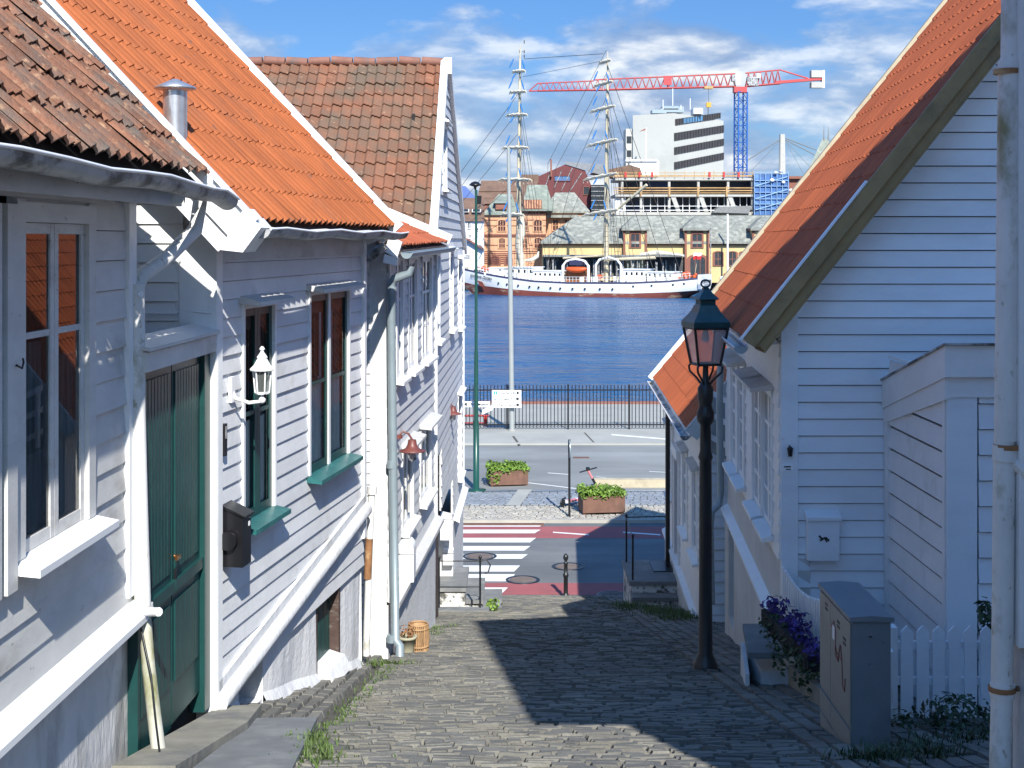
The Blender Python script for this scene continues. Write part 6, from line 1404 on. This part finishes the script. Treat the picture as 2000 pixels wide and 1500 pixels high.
def truss(mb,xa,ya_t,ya_b,xb,yb_t,yb_b,n,r,rd,hw=.8,taper=False):
    for i in range(n+1):
        f=i/n; x=xa+(xb-xa)*f; t_=P(x,ya_t+(yb_t-ya_t)*f,D); bo=P(x,ya_b+(yb_b-ya_b)*f,D); l,r_=bo+V3((0,-hw,0)),bo+V3((0,hw,0))
        if i: 
            mb.tube([pt,t_],r,4); mb.tube([pl,l],r,4); mb.tube([pr_,r_],r,4)
            mid=P(x-(xb-xa)/n/2,ya_t+(yb_t-ya_t)*(f-.5/n),D); mb.tube([pl,mid],rd,4); mb.tube([l,mid],rd,4); mb.tube([pr_,mid],rd,4); mb.tube([r_,mid],rd,4); mb.tube([l,r_],rd,4)
        pt,pl,pr_=t_,l,r_
mb=MB(); truss(mb,1050,163,177.5,1160,158,176,9,.17,.085); truss(mb,1160,156,176,1436,144,169,19,.20,.10)
mb.tube([P(1033,178,D),P(1050,163,D)],.15,4); mb.tube([P(1033,178,D),P(1050,177.5,D)],.2,4); mb.build('jib',m_crred,cr)
mb=MB(); truss(mb,1456,143,169,1525,136.5,163,6,.2,.1); mb.tube([P(1525,137,D),P(1578,153,D)],.22,5); a=P(1518,160,D); b=P(1605,153,D); mb.ob(P(1516,163,D-.9),P(1606,156,D-.9)-P(1516,163,D-.9),(0,1.8,0),(0,0,.7)); mb.build('counter_jib',m_crred,cr)
mb=MB(); pbox(mb,1585,137,1606,151,D-1.2,2.4); pbox(mb,1585,160,1606,171,D-1.2,2.4); mb.build('counterweight',m_concb,cr)
mb=MB(); pbox(mb,1606.5,137,1611,171,D-1.3,2.6); mb.build('white_end_panel',m_farwhite,cr)
mb=MB(); pbox(mb,1430,147,1437,158,D-2.4,2); pbox(mb,1460,150,1480,164,D-1.2,2); pbox(mb,1462,164,1482,167,D-1.3,2.4); mb.build('cab',m_gutter,cr)
mb=MB(); pbox(mb,1437,146,1446,165,D-1.6,1); pbox(mb,1478,144,1486,152,D-1.4,1); mb.build('white_machinery',m_farwhite,cr)
mb=MB(); pbox(mb,1296,148,1312,166,D-1.0,.2); mb.build('red_panel',m_crred,cr)
mb=MB(); pbox(mb,1376,168,1393,173,D-1,2); mb.build('trolley',m_plank,cr); mb=MB(); pbox(mb,1380,200,1389,209,D-.6,1.2); mb.build('hook_block',mat('yellow_hook',(.60,.30,.03),.5,.1),cr)
mb=MB(); mb.tube([P(1384,173,D),P(1384,200,D)],.05,4); mb.tube([P(1383,209,D),P(1383,262,D)],.09,4); mb.build('hoist_cable',m_rope,cr)
# bridge pylon with cables
D=1500
bp_=thing('bridge_pylon','distant concrete cable-stayed bridge pylon with fanned cables','bridge',P(1528,470,D))
mb=MB(); mb.prism([P(1522,400,D),P(1535,400,D),P(1533,262,D),P(1524,262,D)],(0,5,0)); mb.build('pylon',m_concb,bp_)
mb=MB(); mb.prism([P(1520,400,D-1),P(1523.5,400,D-1),P(1525,262,D-1),P(1523.5,262,D-1)],(0,1,0)); mb.build('painted_shade_leg',m_slate,bp_)  # darker stone colour stands in for shade on the pylon's left side
mb=MB()
for (x0,y0,x1,y1,r) in ((1524,272,1460,313,.55),(1524,274,1466,335,.25),(1534,270,1595,293,.55),(1534,273,1610,312,.55),(1534,275,1600,345,.25),(1534,275,1575,350,.2)): mb.tube([P(x0,y0,D),P(x1,y1,D)],r,4)
mb.build('cables',m_slate,bp_)
# green spire
D=420
gs=thing('green_spire','green copper spire with twin needles rising behind the right-hand roof','church spire',P(1605,430,D))
mb=MB(); a=[P(1570,350,D),P(1640,350,D),P(1640,350,D+11),P(1570,350,D+11)]; t4=[P(1606,272,D+4),P(1618,272,D+4),P(1618,272,D+7),P(1606,272,D+7)]
mb.add(a+t4,[(0,1,5,4),(1,2,6,5),(2,3,7,6),(3,0,4,7),(4,5,6,7)]); pbox(mb,1572,350,1638,420,D,11); mb.build('spire',m_copper,gs)
mb=MB()
for x in (1609,1618): mb.tube([P(x,275,D+4),P(x,247,D+4)],[.28,.04],5)
mb.build('needle',m_slate,gs)
# quay clutter: small white boat fenders, lamp masts, cars hidden behind the ship
D=255
mb=MB(); mb.tube([P(1421,560,D),P(1421,418,D)],.18,8); tag(mb.build('light_mast',m_farwhite),'tall white light mast in front of the yellow warehouse','mast')
mb=MB(); mb.tube([P(1388,545,D),P(1388,440,D)],.10,6); tag(mb.build('thin_mast',m_gutter),'thin grey mast near the ship stern before the warehouse','mast')
for i,(x,y,r) in enumerate(((1418,540,5),(1411,546,4))):
    mb=MB(); c=P(x,y,D-3); mb.lathe([(.4,-.6),(.5,-.3),(.5,.3),(.35,.6)],c,12); tag(mb.build('quay_barrel',m_sign if i else m_oboat),('orange','white')[i]+' rounded barrel standing on the far quay near the ship stern','barrel')
def car(px,d,m,lab):
    c=P(px,548,d); c.z=.35; t=thing('parked_car',lab,'car',c,'cars parked on the far quay'); mb=MB()
    prof=[(-2.1,.35),(-2.15,.75),(-1.4,.9),(-.7,1.42),(.7,1.45),(1.5,.95),(2.1,.85),(2.15,.35)]
    mb.prism([c+V3((x,0,z)) for x,z in prof],(0,1.7,0)); mb.build('body',m,t)
    mb=MB(); mb.prism([c+V3((x,-.02,z)) for x,z in ((-1.2,.93),(-.65,1.34),(.65,1.36),(1.25,.95))],(0,.02,0)); mb.build('side_glass',m_pane,t)
    for x in (-1.3,1.35):
        mb=MB(); q=c+V3((x,-.03,.32)); mb.tube([q,q+V3((0,.2,0))],.32,12); mb.build('wheel',m_black,t)
car(1432,250,m_farwhite,'white car parked on the far quay behind the lamp top'); car(1480,251,m_zinc,'grey car parked on the far quay right of the white car')
rk=MB()
for i in range(60): rk.ball(P(895+random.random()*45,random.uniform(552,568),259.5),(random.uniform(.3,.9),.6,random.uniform(.25,.6)),7)
tag(rk.build('quay_boulders',m_quay),'rough dark boulders of the far quay wall left of the bow','boulders',None,'stuff')
